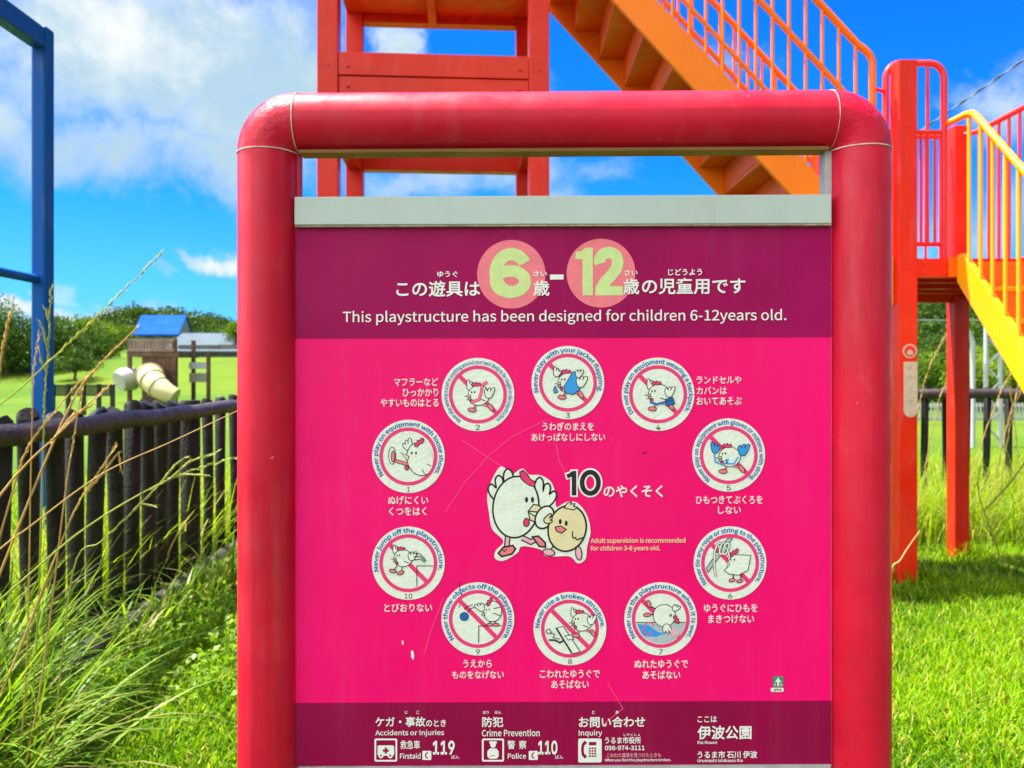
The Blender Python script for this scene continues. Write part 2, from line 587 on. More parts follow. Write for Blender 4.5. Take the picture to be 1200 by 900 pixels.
def hill(name, cx, cy, H, sx, sy, n, leafsize, seed_label):
    def fz(x, y):
        e = np.exp(-((x - cx) / sx) ** 2 - ((y - cy) / sy) ** 2)
        return gh(x, y) + H * e * (1 + .10 * np.sin(x * .21) * np.sin(y * .17 + 1)) - 0.4
    xs_ = np.linspace(cx - 2.2 * sx, cx + 2.2 * sx, 60)
    ys_ = np.linspace(cy - 2.0 * sy, cy + 2.0 * sy, 40)
    grid_mesh(name, xs_, ys_, fz, M['hill'])
    # canopy: crowns of leaf clumps over the slope
    K = n
    px = rng.normal(cx, sx * .85, K)
    py = rng.normal(cy - sy * .3, sy * .7, K)
    keep = (np.abs(px - cx) < 2.1 * sx) & (np.abs(py - cy) < 1.9 * sy)
    px, py = px[keep], py[keep]
    pz = fz(px, py)
    cr = rng.uniform(1.4, 3.0, len(px))
    per = 150
    C = np.repeat(np.stack([px, py, pz + cr * .8], -1), per, 0)
    d = rng.normal(0, 1, C.shape)
    d /= np.linalg.norm(d, axis=1)[:, None]
    rr = np.repeat(cr, per)[:, None] * rng.uniform(.6, 1.05, (len(C), 1))
    C = C + d * rr * np.array([1, 1, .8])
    tint = np.clip(np.repeat(rng.uniform(.05, .75, len(px)), per) + rng.normal(0, .14, len(C)), 0, .92)
    V, Fq, T = leaf_cards(C, rng.uniform(.7, 1.3, len(C)) * leafsize, tint)
    np_mesh('forest', V, Fq, M['leaf_hill'], T, kind='stuff')


hill('hill', -68, 150, 6.2, 13, 18, 300, .55, '')
hill('hill', -88, 175, 3.6, 34, 22, 420, .65, '')
hill('hill', -64, 165, 6.0, 5.5, 14, 120, .55, '')
hill('hill', 52, 118, 8.0, 15, 20, 330, .5, '')
hill('hill', 84, 130, 7.0, 30, 20, 420, .55, '')
hill('hill', 0, 190, 6.0, 45, 22, 300, .7, '')


# ------------------------------------------------------------------ lawn
def scatter(n, x0, x1, y0, y1):
    return rng.uniform(x0, x1, n), rng.uniform(y0, y1, n)


def in_view(x, y, m=0.0):
    return (np.abs(x) < 0.70 * y + m)


BX, BY = [], []
dens = [(0.8, 2.2, 1200), (2.2, 3.4, 15000), (3.4, 4.6, 11000), (4.6, 6.2, 7500), (6.2, 8.6, 4200), (8.6, 11, 1800)]
for (a, b, d) in dens:
    x, y = scatter(int(d * 14 * (b - a)), -7, 7, a, b)
    hid = (x / y > -.33) & (x / y < .44)             # behind the board: thinner
    worn = np.where((y > 5.0) & (y < 6.5) & (x > 2.5) & (x < 4.3), .42 + .4 * np.sin(x * 5 + 2 * np.sin(y * 6)), 1.0)
    k = in_view(x, y, .3) & (~hid | (rng.uniform(0, 1, len(x)) < .22)) & (rng.uniform(0, 1, len(x)) < worn)
    BX.append(x[k]); BY.append(y[k])
x = np.concatenate(BX); y = np.concatenate(BY)
N = len(x)
patch = .5 + .25 * np.sin(x * 3.1 + 1.7 * np.sin(y * 2.3)) + .25 * np.sin(y * 4.1 + 1.3 * np.sin(x * 3.7 + 1))
patch2 = .5 + .5 * np.sin(x * 9 + 2 * np.sin(y * 7)) * np.sin(y * 8 + 1)
base = np.stack([x, y, gh(x, y) - .005], -1)
shadehi = (x > 1.2) & (y > 4.9)
length = rng.uniform(.04, .10, N) * (.75 + .5 * patch) * np.where((x < -1.2) & (y > 3.2), 1.25, 1.0)
tint = np.clip(.22 + .30 * patch + .10 * patch2 + rng.normal(0, .27, N), 0, .92)
tint = np.where(rng.uniform(0, 1, N) < .08, 1.0, tint)
foot_ = np.zeros(N, bool)
for (px_, py_) in ((2.63, 5.16), (3.84, 6.5), (3.92, 5.16), (2.63, 6.5), (-.44, 1.16), (.52, 1.16)):
    foot_ |= np.hypot(x - px_, y - py_) < .19
length = np.where(foot_, length * 1.9, length)
V, Fq, T = ribbons(base, rng.uniform(0, 2 * np.pi, N), length, rng.uniform(.0045, .0100, N), rng.uniform(.05, 1.0, N),
                   rng.uniform(.3, 1.4, N), 3, tint)
lawn = np_mesh('lawn_grass', V, Fq, M['lawn'], T, kind='stuff')
tag(lawn, 'short bright green lawn grass around the red framed sign', 'grass', kind='stuff')
# clover-like broad leaves in the lawn
x, y = scatter(9000, -2.6, -.9, 2.9, 5.6)
k = (rng.uniform(0, 1, 9000) < (.15 + .85 * ((y > 3.2) & (x > -2.0)))) & (x / y < -.33)
x, y = x[k], y[k]
V, Fq, T = leaf_cards(np.stack([x, y, gh(x, y) + rng.uniform(.03, .13, len(x))], -1), rng.uniform(.020, .052, len(x)), rng.uniform(.1, .9, len(x)), 1.0)
tag(np_mesh('clover_leaves', V, Fq, M['weed'], T, kind='stuff'), 'small broad leaves among the lawn by the fallen log rail', 'clover', kind='stuff')


# ------------------------------------------------------------------ tall wild grass
def tall(name, n, fx, L, W, mat, label, segs=6, tb=(.1, .9), lean=(.05, .5), bend=(.4, 1.7), az=None):
    x, y = fx(n)
    n = len(x)
    base = np.stack([x, y, gh(x, y) - .01], -1)
    a = rng.uniform(0, 2 * np.pi, n) if az is None else rng.normal(az[0], az[1], n)
    tint = rng.uniform(tb[0], tb[1], n)
    tint = np.where(rng.uniform(0, 1, n) < .09, 1.0, tint)
    V, Fq, T = ribbons(base, a, rng.uniform(*L, n), rng.uniform(*W, n), rng.uniform(*lean, n), rng.uniform(*bend, n), segs, tint, tip=.05)
    return tag(np_mesh(name, V, Fq, mat, T, kind='stuff'), label, 'wild grass', kind='stuff')


def clumps(cs, sx):
    def f(n):
        c = np.array(cs)[rng.integers(0, len(cs), n)]
        return c[:, 0] + rng.normal(0, sx, n), c[:, 1] + rng.normal(0, sx, n)
    return f


LEFT = [(-1.93, 2.5), (-1.86, 2.62), (-2.0, 2.75), (-2.02, 2.55), (-1.76, 2.36), (-2.03, 3.0), (-1.65, 2.25), (-1.55, 2.12), (-1.95, 2.65)]
tall('tall_grass', 1000, clumps(LEFT, .085), (.35, .92), (.008, .017), M['weed'], 'tall arching wild grass in front of the dark log fence',
     lean=(.0, .5), bend=(.4, 2.3), az=(0.1, 1.4), segs=8)
tall('tall_grass', 430, clumps([(-1.88, 3.7), (-1.86, 4.5), (-1.84, 4.75), (-1.90, 5.0), (-1.82, 5.3), (-1.9, 4.1)], .07), (.16, .46), (.009, .019),
     M['weed'], 'short tufts of wild grass growing at the far foot of the dark log fence', lean=(.0, .5), bend=(.4, 2.0), az=(0.0, 1.5))
tall('tall_grass', 210, clumps([(-1.82, 2.42), (-1.95, 2.7), (-1.7, 2.3), (-2.0, 2.95), (-1.98, 2.5)], .09), (.35, .80), (.016, .028),
     M['weed'], 'broad bladed bright weeds at the lower left, before the log fence', lean=(.1, .7), bend=(.5, 2.0), az=(0.1, 1.2), segs=8, tb=(.45, .92))


def right_zone(n):
    x, y = scatter(n, 2.5, 8, 6.75, 8.45)
    k = rng.uniform(0, 1, n) < sstep(6.6, 7.4, y) * (.55 + .45 * np.sin(x * 3 + y * 2))
    return x[k], y[k]


tall('tall_grass', 14000, right_zone, (.36, .86), (.006, .012), M['weed_pale'], 'pale tall wild grass below the far log rail, beyond the red posts',
     lean=(.0, .45), bend=(.3, 1.6), tb=(.15, .9))
tall('tall_grass', 5000, lambda n: scatter(n, 3, 10, 8.6, 12), (.3, .6), (.008, .014), M['weed_pale'],
     'rough grass on the far side of the log rail beyond the play structure', lean=(.0, .45), bend=(.3, 1.5))
tall('tall_grass', 5000, lambda n: (rng.uniform(-3.2, -2.2, n), rng.uniform(2.4, 8, n)), (.3, .85), (.008, .014), M['weed_pale'],
     'sunlit rough grass seen through the gaps of the dark log fence', lean=(.0, .45), bend=(.3, 1.5))


# single stalks that stand out
def stalk(pts, r, mat, label, head=None, seeds=0, seedlen=.03, branch=()):
    P = [at(*p) for p in pts]
    g0 = float(gh(P[0].x, P[0].y))
    if P[0].z > g0 + .05:
        d0 = (P[0] - P[1]).normalized()
        L0 = min((P[0].z - g0) / max(.15, -d0.z), 1.3)
        P.insert(0, P[0] + d0 * L0 * .5 + Vector((0, 0, -.04)))
        q = P[1] + d0 * L0
        P.insert(0, Vector((q.x - .03, q.y, g0 - .01)))
    # smooth the path
    pts2 = []
    for i in range(len(P) - 1):
        p0, p1, p2, p3 = P[max(i - 1, 0)], P[i], P[i + 1], P[min(i + 2, len(P) - 1)]
        for k in range(6):
            t = k / 6
            pts2.append(0.5 * ((2 * p1) + (-p0 + p2) * t + (2 * p0 - 5 * p1 + 4 * p2 - p3) * t * t + (-p0 + 3 * p1 - 3 * p2 + p3) * t ** 3))
    pts2.append(P[-1])
    r *= 1.45
    root = thing('grass_stalk', pts2[0], label, 'grass stalk', 'straw grass stalks')
    mb = MB()
    n = len(pts2)
    mb.tube(pts2, [r * (1 - .65 * i / (n - 1)) for i in range(n)], 6)
    for bp in branch:
        bb = [at(*q) for q in bp]
        mb.tube(bb, [r * .6] + [r * .9] * (len(bb) - 2) + [r * .3], 6)
    o = mb.build('stem', mat, root)
    a = o.data.attributes.new('tint', 'FLOAT', 'POINT')
    a.data.foreach_set('value', np.clip(rng.normal(.5, .15, len(o.data.vertices)), 0, .9).astype(np.float32))
    if seeds:
        lines = [pts2[int(n * head):]] + [[at(*q) for q in bp] for bp in branch]
        for ln in lines:
            cs, ds = [], []
            ll = sum((ln[k + 1] - ln[k]).length for k in range(len(ln) - 1))
            seeds = max(6, int(ll / (seedlen * .42)))
            for _ in range(seeds):
                i = min(len(ln) - 1.001, .02 + (len(ln) - 1.05) * (_ + random.uniform(.2, .8)) / seeds)
                k = int(i)
                p = ln[k].lerp(ln[k + 1], i - k)
                d = (ln[k + 1] - ln[k]).normalized()
                cs.append(p); ds.append(d)
            mb = MB()
            for p, d in zip(cs, ds):
                s = Vector((random.gauss(0, 1), random.gauss(0, 1), random.gauss(0, 1))).cross(d).normalized()
                q = p + d * seedlen + s * seedlen * .22
                w = d.cross(s) * seedlen * .09
                mb.add([p, (p + q) / 2 + w + s * .002, q, (p + q) / 2 - w + s * .002], [(0, 1, 2, 3)])
            o2 = mb.build('seed_head', mat, root)
            a = o2.data.attributes.new('tint', 'FLOAT', 'POINT')
            a.data.foreach_set('value', np.repeat(rng.uniform(.2, .9, len(cs)), 4).astype(np.float32))
    return root


stalk([(-130, 560, 2.2), (0, 474, 2.2), (70, 412, 2.2), (130, 355, 2.2), (188, 298, 2.2)], .0022, M['stalk_green'],
      'longest green stalk leaning across the blue post to a pointed tip against the sky', .62, 34, .028)
stalk([(45, 560, 2.3), (85, 470, 2.3), (110, 435, 2.3), (160, 384, 2.3)], .0030, M['straw'],
      'yellow straw stalk whose tip touches the far blue roof', .5, 16, .022, [[(98, 452, 2.3), (108, 437, 2.31), (116, 428, 2.3)]])
stalk([(-20, 660, 2.1), (35, 617, 2.1), (120, 555, 2.1), (200, 518, 2.1), (290, 476, 2.1)], .0022, M['straw'],
      'long bare straw stalk that crosses the fence towards the red post, upper of two', .95, 0)
stalk([(40, 668, 2.1), (110, 612, 2.1), (185, 568, 2.1), (235, 548, 2.1), (292, 532, 2.1)], .0026, M['stalk_green'],
      'green branched stalk that crosses the fence below the bare straw one', .6, 10, .02,
      [[(188, 566, 2.1), (205, 545, 2.11), (217, 536, 2.1)], [(200, 560, 2.1), (222, 541, 2.09), (256, 529, 2.1)], [(196, 561, 2.1), (218, 556, 2.12), (246, 557, 2.1)]])
stalk([(60, 905, 2.1), (85, 672, 2.1), (118, 635, 2.1), (150, 605, 2.1), (188, 566, 2.12)], .0024, M['stalk_green'],
      'green stalk that rises from the lower left tangle to the branched seed head', .7, 8, .02,
      [[(150, 605, 2.1), (165, 590, 2.1), (183, 593, 2.1)]])
stalk([(-15, 600, 2.0), (30, 545, 2.0), (65, 512, 2.0), (105, 472, 2.0), (130, 450, 2.0)], .0028, M['straw'],
      'straw stalk crossing the top log rail with a bent tip', .6, 14, .02, [[(62, 515, 2.0), (85, 487, 2.02), (110, 474, 2.0)]])
stalk([(8, 600, 2.05), (30, 530, 2.05), (62, 485, 2.05), (100, 440, 2.05)], .0026, M['straw'],
      'straw stalk rising over the top log rail beside the foot of the blue post', .5, 12, .02)
stalk([(-8, 520, 1.9), (0, 430, 1.9), (6, 395, 1.9), (11, 370, 1.9)], .0030, M['straw'],
      'ochre seed stalk at the far left in front of the dark trees', .45, 26, .022)
stalk([(50, 540, 2.4), (53, 460, 2.4), (57, 400, 2.4), (60, 338, 2.4)], .0026, M['stalk_green'],
      'upright green seed head standing in front of the blue post', .45, 14, .022,
      [[(56, 412, 2.4), (52, 392, 2.4), (47, 378, 2.4)], [(58, 380, 2.4), (55, 368, 2.4), (53, 362, 2.4)], [(54, 436, 2.4), (49, 425, 2.4), (46, 412, 2.4)]])
stalk([(36, 560, 2.3), (38, 480, 2.3), (40, 430, 2.3), (46, 392, 2.3)], .0022, M['straw'],
      'thin pinkish stalk on the lit edge of the blue post', .55, 10, .02)
stalk([(75, 590, 2.2), (82, 540, 2.2), (92, 480, 2.2), (96, 455, 2.2)], .0024, M['straw'],
      'short brown stalk standing against the top log rail', .6, 12, .02)
stalk([(70, 640, 2.2), (92, 590, 2.2), (118, 550, 2.2), (135, 523, 2.2)], .0026, M['straw'],
      'brown forked stalk in front of the fence palings, below the rail', .5, 12, .02, [[(96, 583, 2.2), (120, 555, 2.2), (139, 530, 2.2), (142, 552, 2.2)]])
stalk([(1049, 905, 3.6), (1043, 690, 3.6), (1056, 655, 3.6), (1078, 622, 3.6)], .0042, M['straw'],
      'orange dry blade curving across the foot of the near landing post', .9, 0)
stalk([(1168, 640, 6.0), (1150, 590, 6.0), (1146, 566, 6.0), (1150, 545, 6.0)], .006, M['stalk_green'],
      'thick pale weed stem at the edge of the shaded lawn', .6, 8, .05, [[(1152, 600, 6.0), (1180, 570, 6.0), (1203, 540, 6.0)]])
for (u, v, du, dv, lab) in [(1082, 452, 28, -60, 'pale feathery stalk leaning beside the far red post'), (1100, 470, 30, -48, 'lower feathery stalk leaning towards the far red post'),
                            (1150, 520, 40, -90, 'feathery stalk in front of the thick far fence post'), (1180, 520, 22, -95, 'feathery stalk right of the white lattice frame'),
                            (1195, 560, -14, -120, 'feathery stalk at the right edge above the weeds'), (1165, 560, 30, -100, 'feathery stalk between the two right fence posts')]:
    stalk([(u - du * .6, v + 90, 7.0), (u, v, 7.0), (u + du * .6, v + dv * .7, 7.0), (u + du, v + dv, 7.0)], .004, M['straw'], lab, .45, 22, .06)


# ------------------------------------------------------------------ trees and bushes
def tree(name, u, y, w, h, mat, label, nclump=16, per=150, leaf=.28, trunk=True, base_frac=.25, group=None, zoff=0.0):
    x = (u - 600) / F * y
    z = float(gh(x, y)) + zoff
    root = thing(name, (x, y, z), label, 'tree' if trunk else 'bush', group)
    mb = MB()
    H = h
    tr = .035 * h + .03
    mb.tube([(x, y, z - .1), (x + .05 * h * random.uniform(-1, 1), y, z + h * .35), (x, y, z + h * .75)], [tr, tr * .75, tr * .3], 8)
    cents = []
    for k in range(nclump):
        a = random.uniform(0, 2 * math.pi)
        rr = math.sqrt(random.random()) * w * .40
        zz = z + h * (base_frac + (1 - base_frac) * random.uniform(.12, .86))
        sh = 1 - .55 * max(0, (zz - z) / h - .6) / .4
        cents.append((x + rr * sh * math.cos(a), y + rr * sh * math.sin(a), zz))
    for c in cents[:8]:
        mb.tube([(x, y, z + h * .25), (x * .5 + c[0] * .5, y * .5 + c[1] * .5, (z + h * .25) * .45 + c[2] * .55), c], [tr * .45, tr * .3, tr * .1], 6)
    mb.build('trunk', M['bark'], root)
    C, T = [], []
    per = int(per * 2.2)
    leaf *= .66
    for c in cents:
        R0 = w * random.uniform(.13, .24)
        d = rng.normal(0, 1, (per, 3))
        d /= np.linalg.norm(d, axis=1)[:, None]
        C.append(np.array(c) + d * R0 * (rng.uniform(.3, 1.08, (per, 1)) ** .6) * np.array([1, 1, .72]))
        T.append(np.clip(random.uniform(.15, .75) + rng.normal(0, .15, per), 0, .92))
    C = np.concatenate(C); T = np.concatenate(T)
    C[:, 2] = np.maximum(C[:, 2], z + .05)
    V, Fq, TT = leaf_cards(C, rng.uniform(.6, 1.3, len(C)) * leaf, T)
    np_mesh('crown', V, Fq, mat, TT, parent=root, loc=(x, y, z))
    return root


GT = 'trees on the far side of the field'
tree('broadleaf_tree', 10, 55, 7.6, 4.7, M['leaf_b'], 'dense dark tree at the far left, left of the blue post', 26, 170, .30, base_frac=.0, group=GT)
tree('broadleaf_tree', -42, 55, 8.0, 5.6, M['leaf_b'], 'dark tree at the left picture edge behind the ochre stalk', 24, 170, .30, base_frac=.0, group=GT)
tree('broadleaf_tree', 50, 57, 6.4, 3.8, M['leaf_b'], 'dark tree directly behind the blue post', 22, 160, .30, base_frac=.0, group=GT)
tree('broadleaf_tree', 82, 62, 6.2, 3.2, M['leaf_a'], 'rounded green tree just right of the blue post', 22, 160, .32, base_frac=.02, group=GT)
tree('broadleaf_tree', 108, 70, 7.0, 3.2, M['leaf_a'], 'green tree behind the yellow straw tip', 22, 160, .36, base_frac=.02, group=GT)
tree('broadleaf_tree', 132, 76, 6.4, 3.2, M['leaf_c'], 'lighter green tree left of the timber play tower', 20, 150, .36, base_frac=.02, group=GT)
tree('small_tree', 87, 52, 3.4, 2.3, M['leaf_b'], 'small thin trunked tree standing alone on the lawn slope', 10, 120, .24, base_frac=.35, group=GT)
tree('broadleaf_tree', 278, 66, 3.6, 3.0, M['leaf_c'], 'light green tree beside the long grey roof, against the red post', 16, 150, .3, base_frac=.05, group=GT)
GB = 'bushes beyond the far log rail'
for (u, y, w, h, mk, lab) in [(1062, 38, 5, 3.6, 'leaf_b', 'dark bush between the red frame post and the near landing post'),
                              (1086, 32, 4, 2.3, 'leaf_a', 'green bush just right of the near landing post'),
                              (1104, 36, 4.4, 2.9, 'leaf_c', 'light green bush left of the far red post'),
                              (1128, 40, 5, 3.2, 'leaf_b', 'dark green bush behind the far red post'),
                              (1150, 30, 3.6, 2.3, 'leaf_c', 'yellow green bush behind the bent white pipe'),
                              (1172, 33, 4, 2.7, 'leaf_a', 'green bush behind the white lattice frame'),
                              (1195, 36, 4.6, 3.2, 'leaf_b', 'dark bush at the right edge under the yellow stair'),
                              (1225, 34, 5, 3.6, 'leaf_a', 'green bush just past the right picture edge')]:
    tree('bush', u, y, w, h, M[mk], lab, 16, 140, .24, trunk=False, base_frac=.0, group=GB)


# ------------------------------------------------------------------ far buildings and playground
def house():
    y0, y1 = 71.0, 74.0
    xa, xb = -35.0, -30.7
    z0 = float(gh(-32, 72))
    ze, zr = CAMZ + 47 / F * y0, CAMZ + 69 / F * 72.5
    root = thing('small_building', (-32, 74, z0), 'small pale building with a bright blue pitched roof on the far slope', 'building')
    mb = MB()
    mb.box(xa + .3, xb - .1, y0 + .3, y1, z0 - .5, ze)
    w = mb.build('wall', M['wall_pale'], root)
    mb = MB()
    mb.prism([(xb - .1, y0, ze), (xb - .1, y1, ze), (xb - .1, (y0 + y1) / 2, zr - .1)], (-.15, 0, 0))
    mb.build('gable', M['wall_pale'], root)
    mb = MB()
    ym = (y0 + y1) / 2
    for s in (y0 - .2, y1 + .2):
        mb.prism([(xa, s, ze - .05), (xb, s, ze - .05), (xb, ym, zr), (xa, ym, zr)], (0, 0, .14))
    rf = mb.build('roof', M['roof_blue'], root)
    for k in range(3):
        xx = xa + 1 + k * 1.6
        MB().box(xx, xx + .8, y0 + .24, y0 + .3, z0 + .9, z0 + 1.9).build('window', M['wall_dim'], root)


house()


def long_house():
    y0 = 64.0
    z0 = float(gh(-26, y0))
    root = thing('long_building', (-26, y0, z0), 'long low building under a pale grey roof in front of the blue roofed one', 'building')
    MB().box(-28, -18.5, y0 + .4, y0 + 7, z0 - .4, z0 + 1.05).build('wall', M['wall_dim'], root)
    zt = CAMZ + 48 / F * 68
    zb = CAMZ + 27 / F * y0
    mb = MB()
    mb.prism([(-29.2, y0, zb), (-18, y0, zb), (-18, y0 + 4, zt), (-29.2, y0 + 4, zt)], (0, 0, .12))
    mb.prism([(-29.2, y0 + 8, zb), (-18, y0 + 8, zb), (-18, y0 + 4, zt), (-29.2, y0 + 4, zt)], (0, 0, .12))
    rf = mb.build('roof', M['roof_grey'], root)
    mb = MB()
    for k in range(28):
        x = -29.0 + k * .4
        mb.prism([(x, y0, zb + .125), (x + .06, y0, zb + .125), (x + .06, y0 + 4, zt + .125), (x, y0 + 4, zt + .125)], (0, 0, .012))
    mb.build('roof_rib', M['roof_grey'], rf)


long_house()


def timber_play():
    Y = 38.0
    k = Y / F
    X = lambda u: (u - 600) * k
    Z = lambda v: CAMZ + (VH - v) * k
    g = float(gh(X(180), Y))
    root = thing('timber_play_tower', (X(180), Y, g), 'brown timber play tower with a cream tube slide, far behind the log fence', 'playground tower')
    for (u, yy) in ((152, 0), (163, .6), (205, 0), (211, 1.6), (152, 2.2)):
        MB().box(X(u) - .09, X(u) + .09, Y + yy - .09, Y + yy + .09, g - .2, Z(397)).build('post', M['wood_play'], root, bevel=.02)
    MB().box(X(150), X(210), Y - .1, Y + 2.4, Z(418), Z(412)).build('deck', M['wood_play'], root)
    mb = MB()
    mb.box(X(152), X(206), Y - .16, Y - .10, Z(400), Z(397))
    mb.box(X(152), X(206), Y - .16, Y - .10, Z(412), Z(409))
    for i in range(14):
        x = X(153) + i * (X(205) - X(153)) / 14
        mb.box(x, x + .11, Y - .155, Y - .105, Z(409), Z(400))
    mb.build('railing', M['wood_pink'], root)
    mb = MB()
    for i in range(9):
        x = X(166) + i * (X(208) - X(166)) / 9
        mb.box(x, x + .18, Y + .02, Y + .1, g, Z(419))
    mb.build('lower_panel', M['wood_play'], root)
    mb = MB()
    P = [(X(178), Y + .1, Z(440)), (X(184), Y - .7, Z(441)), (X(194), Y - 1.4, Z(446)), (X(205), Y - 1.8, Z(453)), (X(216), Y - 2.0, Z(459)), (X(226), Y - 2.0, Z(464))]
    mb.tube(P, [.62, .62, .58, .52, .46, .42], 20)
    sl = mb.build('tube_slide', M['tube_cream'], root)
    for i in (1, 2, 3):
        d = (Vector(P[i + 1]) - Vector(P[i])).normalized() * .05
        r = [.62, .62, .58, .52][i]
        MB().tube([Vector(P[i]) - d, Vector(P[i]) + d], r + .04, 20).build('slide_flange', M['tube_cream'], sl)
    mb = MB()
    mb.tube([(X(150), Y + .3, Z(444)), (X(147), Y - .2, Z(445)), (X(144), Y - .4, Z(447))], [.60, .58, .48], 18)
    mb.build('crawl_tube', M['dome'], root)
    r2 = thing('timber_post_panel', (X(225), Y + 1, g), 'white board on a brown post beside the cream tube slide', 'panel')
    MB().box(X(235) - .08, X(235) + .08, Y + .92, Y + 1.08, g - .2, Z(411)).build('post', M['wood_play'], r2)
    MB().box(X(212), X(234), Y + .95, Y + 1.05, Z(432), Z(424)).build('board', M['white_metal'], r2)
    MB().box(X(212), X(234), Y + .97, Y + 1.03, Z(448), Z(437)).build('lower_board', M['wall_pale'], r2)


timber_play()


def railing_far():
    Y = 27.0
    k = Y / F
    X = lambda u: (u - 600) * k
    g = float(gh(X(90), Y))
    root = thing('low_railing', (X(90), Y, g), 'low dark railing on the lawn between the log fence and the far trees', 'railing')
    mb = MB()
    mb.box(X(62), X(132), Y - .03, Y + .03, CAMZ - 13 * k, CAMZ - 11 * k)
    mb.box(X(62), X(132), Y - .03, Y + .03, CAMZ - 24 * k, CAMZ - 22.6 * k)
    for i in range(28):
        x = X(63) + i * (X(131) - X(63)) / 27
        mb.box(x - .02, x + .02, Y - .02, Y + .02, CAMZ - 24 * k, CAMZ - 12 * k)
    mb.build('bars', M['wood_dark'], root)
    for u in (62, 80, 98, 116, 132):
        MB().box(X(u) - .06, X(u) + .06, Y - .06, Y + .06, g - .1, CAMZ - 10 * k).build('post', M['wood_dark'], root)


railing_far()


def lattice_mast(u, vt, y, w, label):
    x = (u - 600) / F * y
    z0 = float(gh(x, y)) - .5
    z1 = CAMZ + (VH - vt) / F * y
    root = thing('lattice_mast', (x, y, z0), label, 'mast')
    mb = MB()
    n = 14
    cor = [(-1, -1), (1, -1), (1, 1), (-1, 1)]
    for (a, b) in cor:
        mb.tube([(x + a * w, y + b * w, z0), (x + a * w * .5, y + b * w * .5, z1)], w * .13, 5)
    for i in range(n):
        t0, t1 = i / n, (i + 1) / n
        w0, w1 = w * (1 - .5 * t0), w * (1 - .5 * t1)
        za, zb = z0 + (z1 - z0) * t0, z0 + (z1 - z0) * t1
        for q in range(4):
            a, b = cor[q], cor[(q + 1) % 4]
            mb.tube([(x + a[0] * w0, y + a[1] * w0, za), (x + b[0] * w1, y + b[1] * w1, zb)], w * .09, 4)
    mb.build('frame', M['mast'], root)
    mb = MB()
    for t in (.80, .87, .94):
        z = z0 + (z1 - z0) * t
        mb.tube([(x - w * 3.4, y, z), (x + w * .5, y, z)], w * .10, 5)
    mb.build('cross_arm', M['mast'], root)


lattice_mast(156.5, 352, 230, .55, 'tall thin lattice mast on the hill left of the blue roof')
lattice_mast(86, 376, 240, .35, 'small faint pylon against the low white cloud')


def white_fence():
    Y = 24.0
    k = Y / F
    z1 = CAMZ + (VH - 472) * k
    z0 = CAMZ + (VH - 494) * k
    root = thing('white_fence', (15, Y, float(gh(15, Y))), 'low white picket fence far beyond the log rail', 'fence')
    mb = MB()
    for i in range(180):
        x = 9 + i * .11
        mb.box(x, x + .05, Y - .02, Y, z0 - .1, z1)
    pk = mb.build('picket_panel', M['white_metal'], root)
    mb = MB()
    mb.box(9, 29, Y, Y + .04, z1 - .12, z1 - .04)
    mb.box(9, 29, Y, Y + .04, z0 + .05, z0 + .12)
    mb.build('rail', M['white_metal'], root)
    for i in range(11):
        x = 9 + i * 2
        MB().box(x - .05, x + .05, Y + .04, Y + .14, z0 - .3, z1 + .06).build('post', M['white_metal'], root)


white_fence()


def white_frames():
    Y = 15.0
    k = Y / F
    X = lambda u: (u - 600) * k
    Z = lambda v: CAMZ + (VH - v) * k
    g = float(gh(X(1164), Y))
    root = thing('trellis', (X(1164), Y, g), 'white zigzag lattice frame standing under the yellow stair', 'trellis')
    for u in (1155.5, 1172.5):
        MB().tube([(X(u), Y, g - .2), (X(u), Y, Z(366 if u < 1160 else 384))], .042, 10).build('upright', M['white_metal'], root)
    z = g + .12
    s = 0
    while z < Z(388):
        ua, ub = (1155.5, 1172.5) if s % 2 else (1172.5, 1155.5)
        MB().tube([(X(ua), Y, z), (X(ub), Y, z + .29)], .024, 8).build('brace', M['white_metal'], root)
        z += .29
        s += 1
    MB().tube([(X(1155.5), Y, Z(366)), (X(1172.5), Y, Z(384))], .03, 8).build('top_bar', M['white_metal'], root)
    r2 = thing('bent_pipe', (X(1139), Y, g), 'white pipe post bent over at its top, behind the far red landing post', 'pipe')
    P = [(X(1140), Y, g - .2), (X(1140), Y, Z(405))]
    for i in range(1, 7):
        a = i / 6 * math.pi / 2.2
        P.append((X(1140) - .42 * (1 - math.cos(a)), Y, Z(405) + .42 * math.sin(a)))
    P.append((X(1112), Y, Z(374)))
    tag(r2, r2['label'], 'pipe')
    MB().tube(P, .045, 10).build('pipe', M['white_metal'], r2)


white_frames()


def cable(pts, r, label, mat, twist=False):
    P = [Vector(p) for p in pts]
    n = 40
    path = []
    a, b = P
    for i in range(n + 1):
        t = i / n
        p = a.lerp(b, t)
        p.z -= 4 * t * (1 - t) * (b - a).length * .012
        path.append(p)
    mb = MB().tube(path, r, 6)
    if twist:
        for ph in (0, math.pi):
            path2 = []
            for i in range(n * 6 + 1):
                t = i / (n * 6)
                k = t * n
                j = min(int(k), n - 1)
                p = path[j].lerp(path[j + 1], k - j)
                d = (b - a).normalized()
                s = d.cross(Vector((0, 0, 1))).normalized()
                u = d.cross(s)
                path2.append(p + (s * math.cos(t * 160 + ph) + u * math.sin(t * 160 + ph)) * r * 1.5)
            mb.tube(path2, r * .7, 5)
    tag(mb.build('overhead_cable', mat), label, 'cable')


cable([at(700, 395, 34), at(1420, -84, 14)], .015, 'twisted grey cable slanting up to the right behind the red posts', M['cable'], True)
cable([at(800, 366, 60), at(1330, 372, 60)], .07, 'thin dark line low over the hill below the landing deck', M['cable'])


# ------------------------------------------------------------------ left log fence and far log rail
FX = lambda y: -1.98 - 0.044 * (y - 3.0)


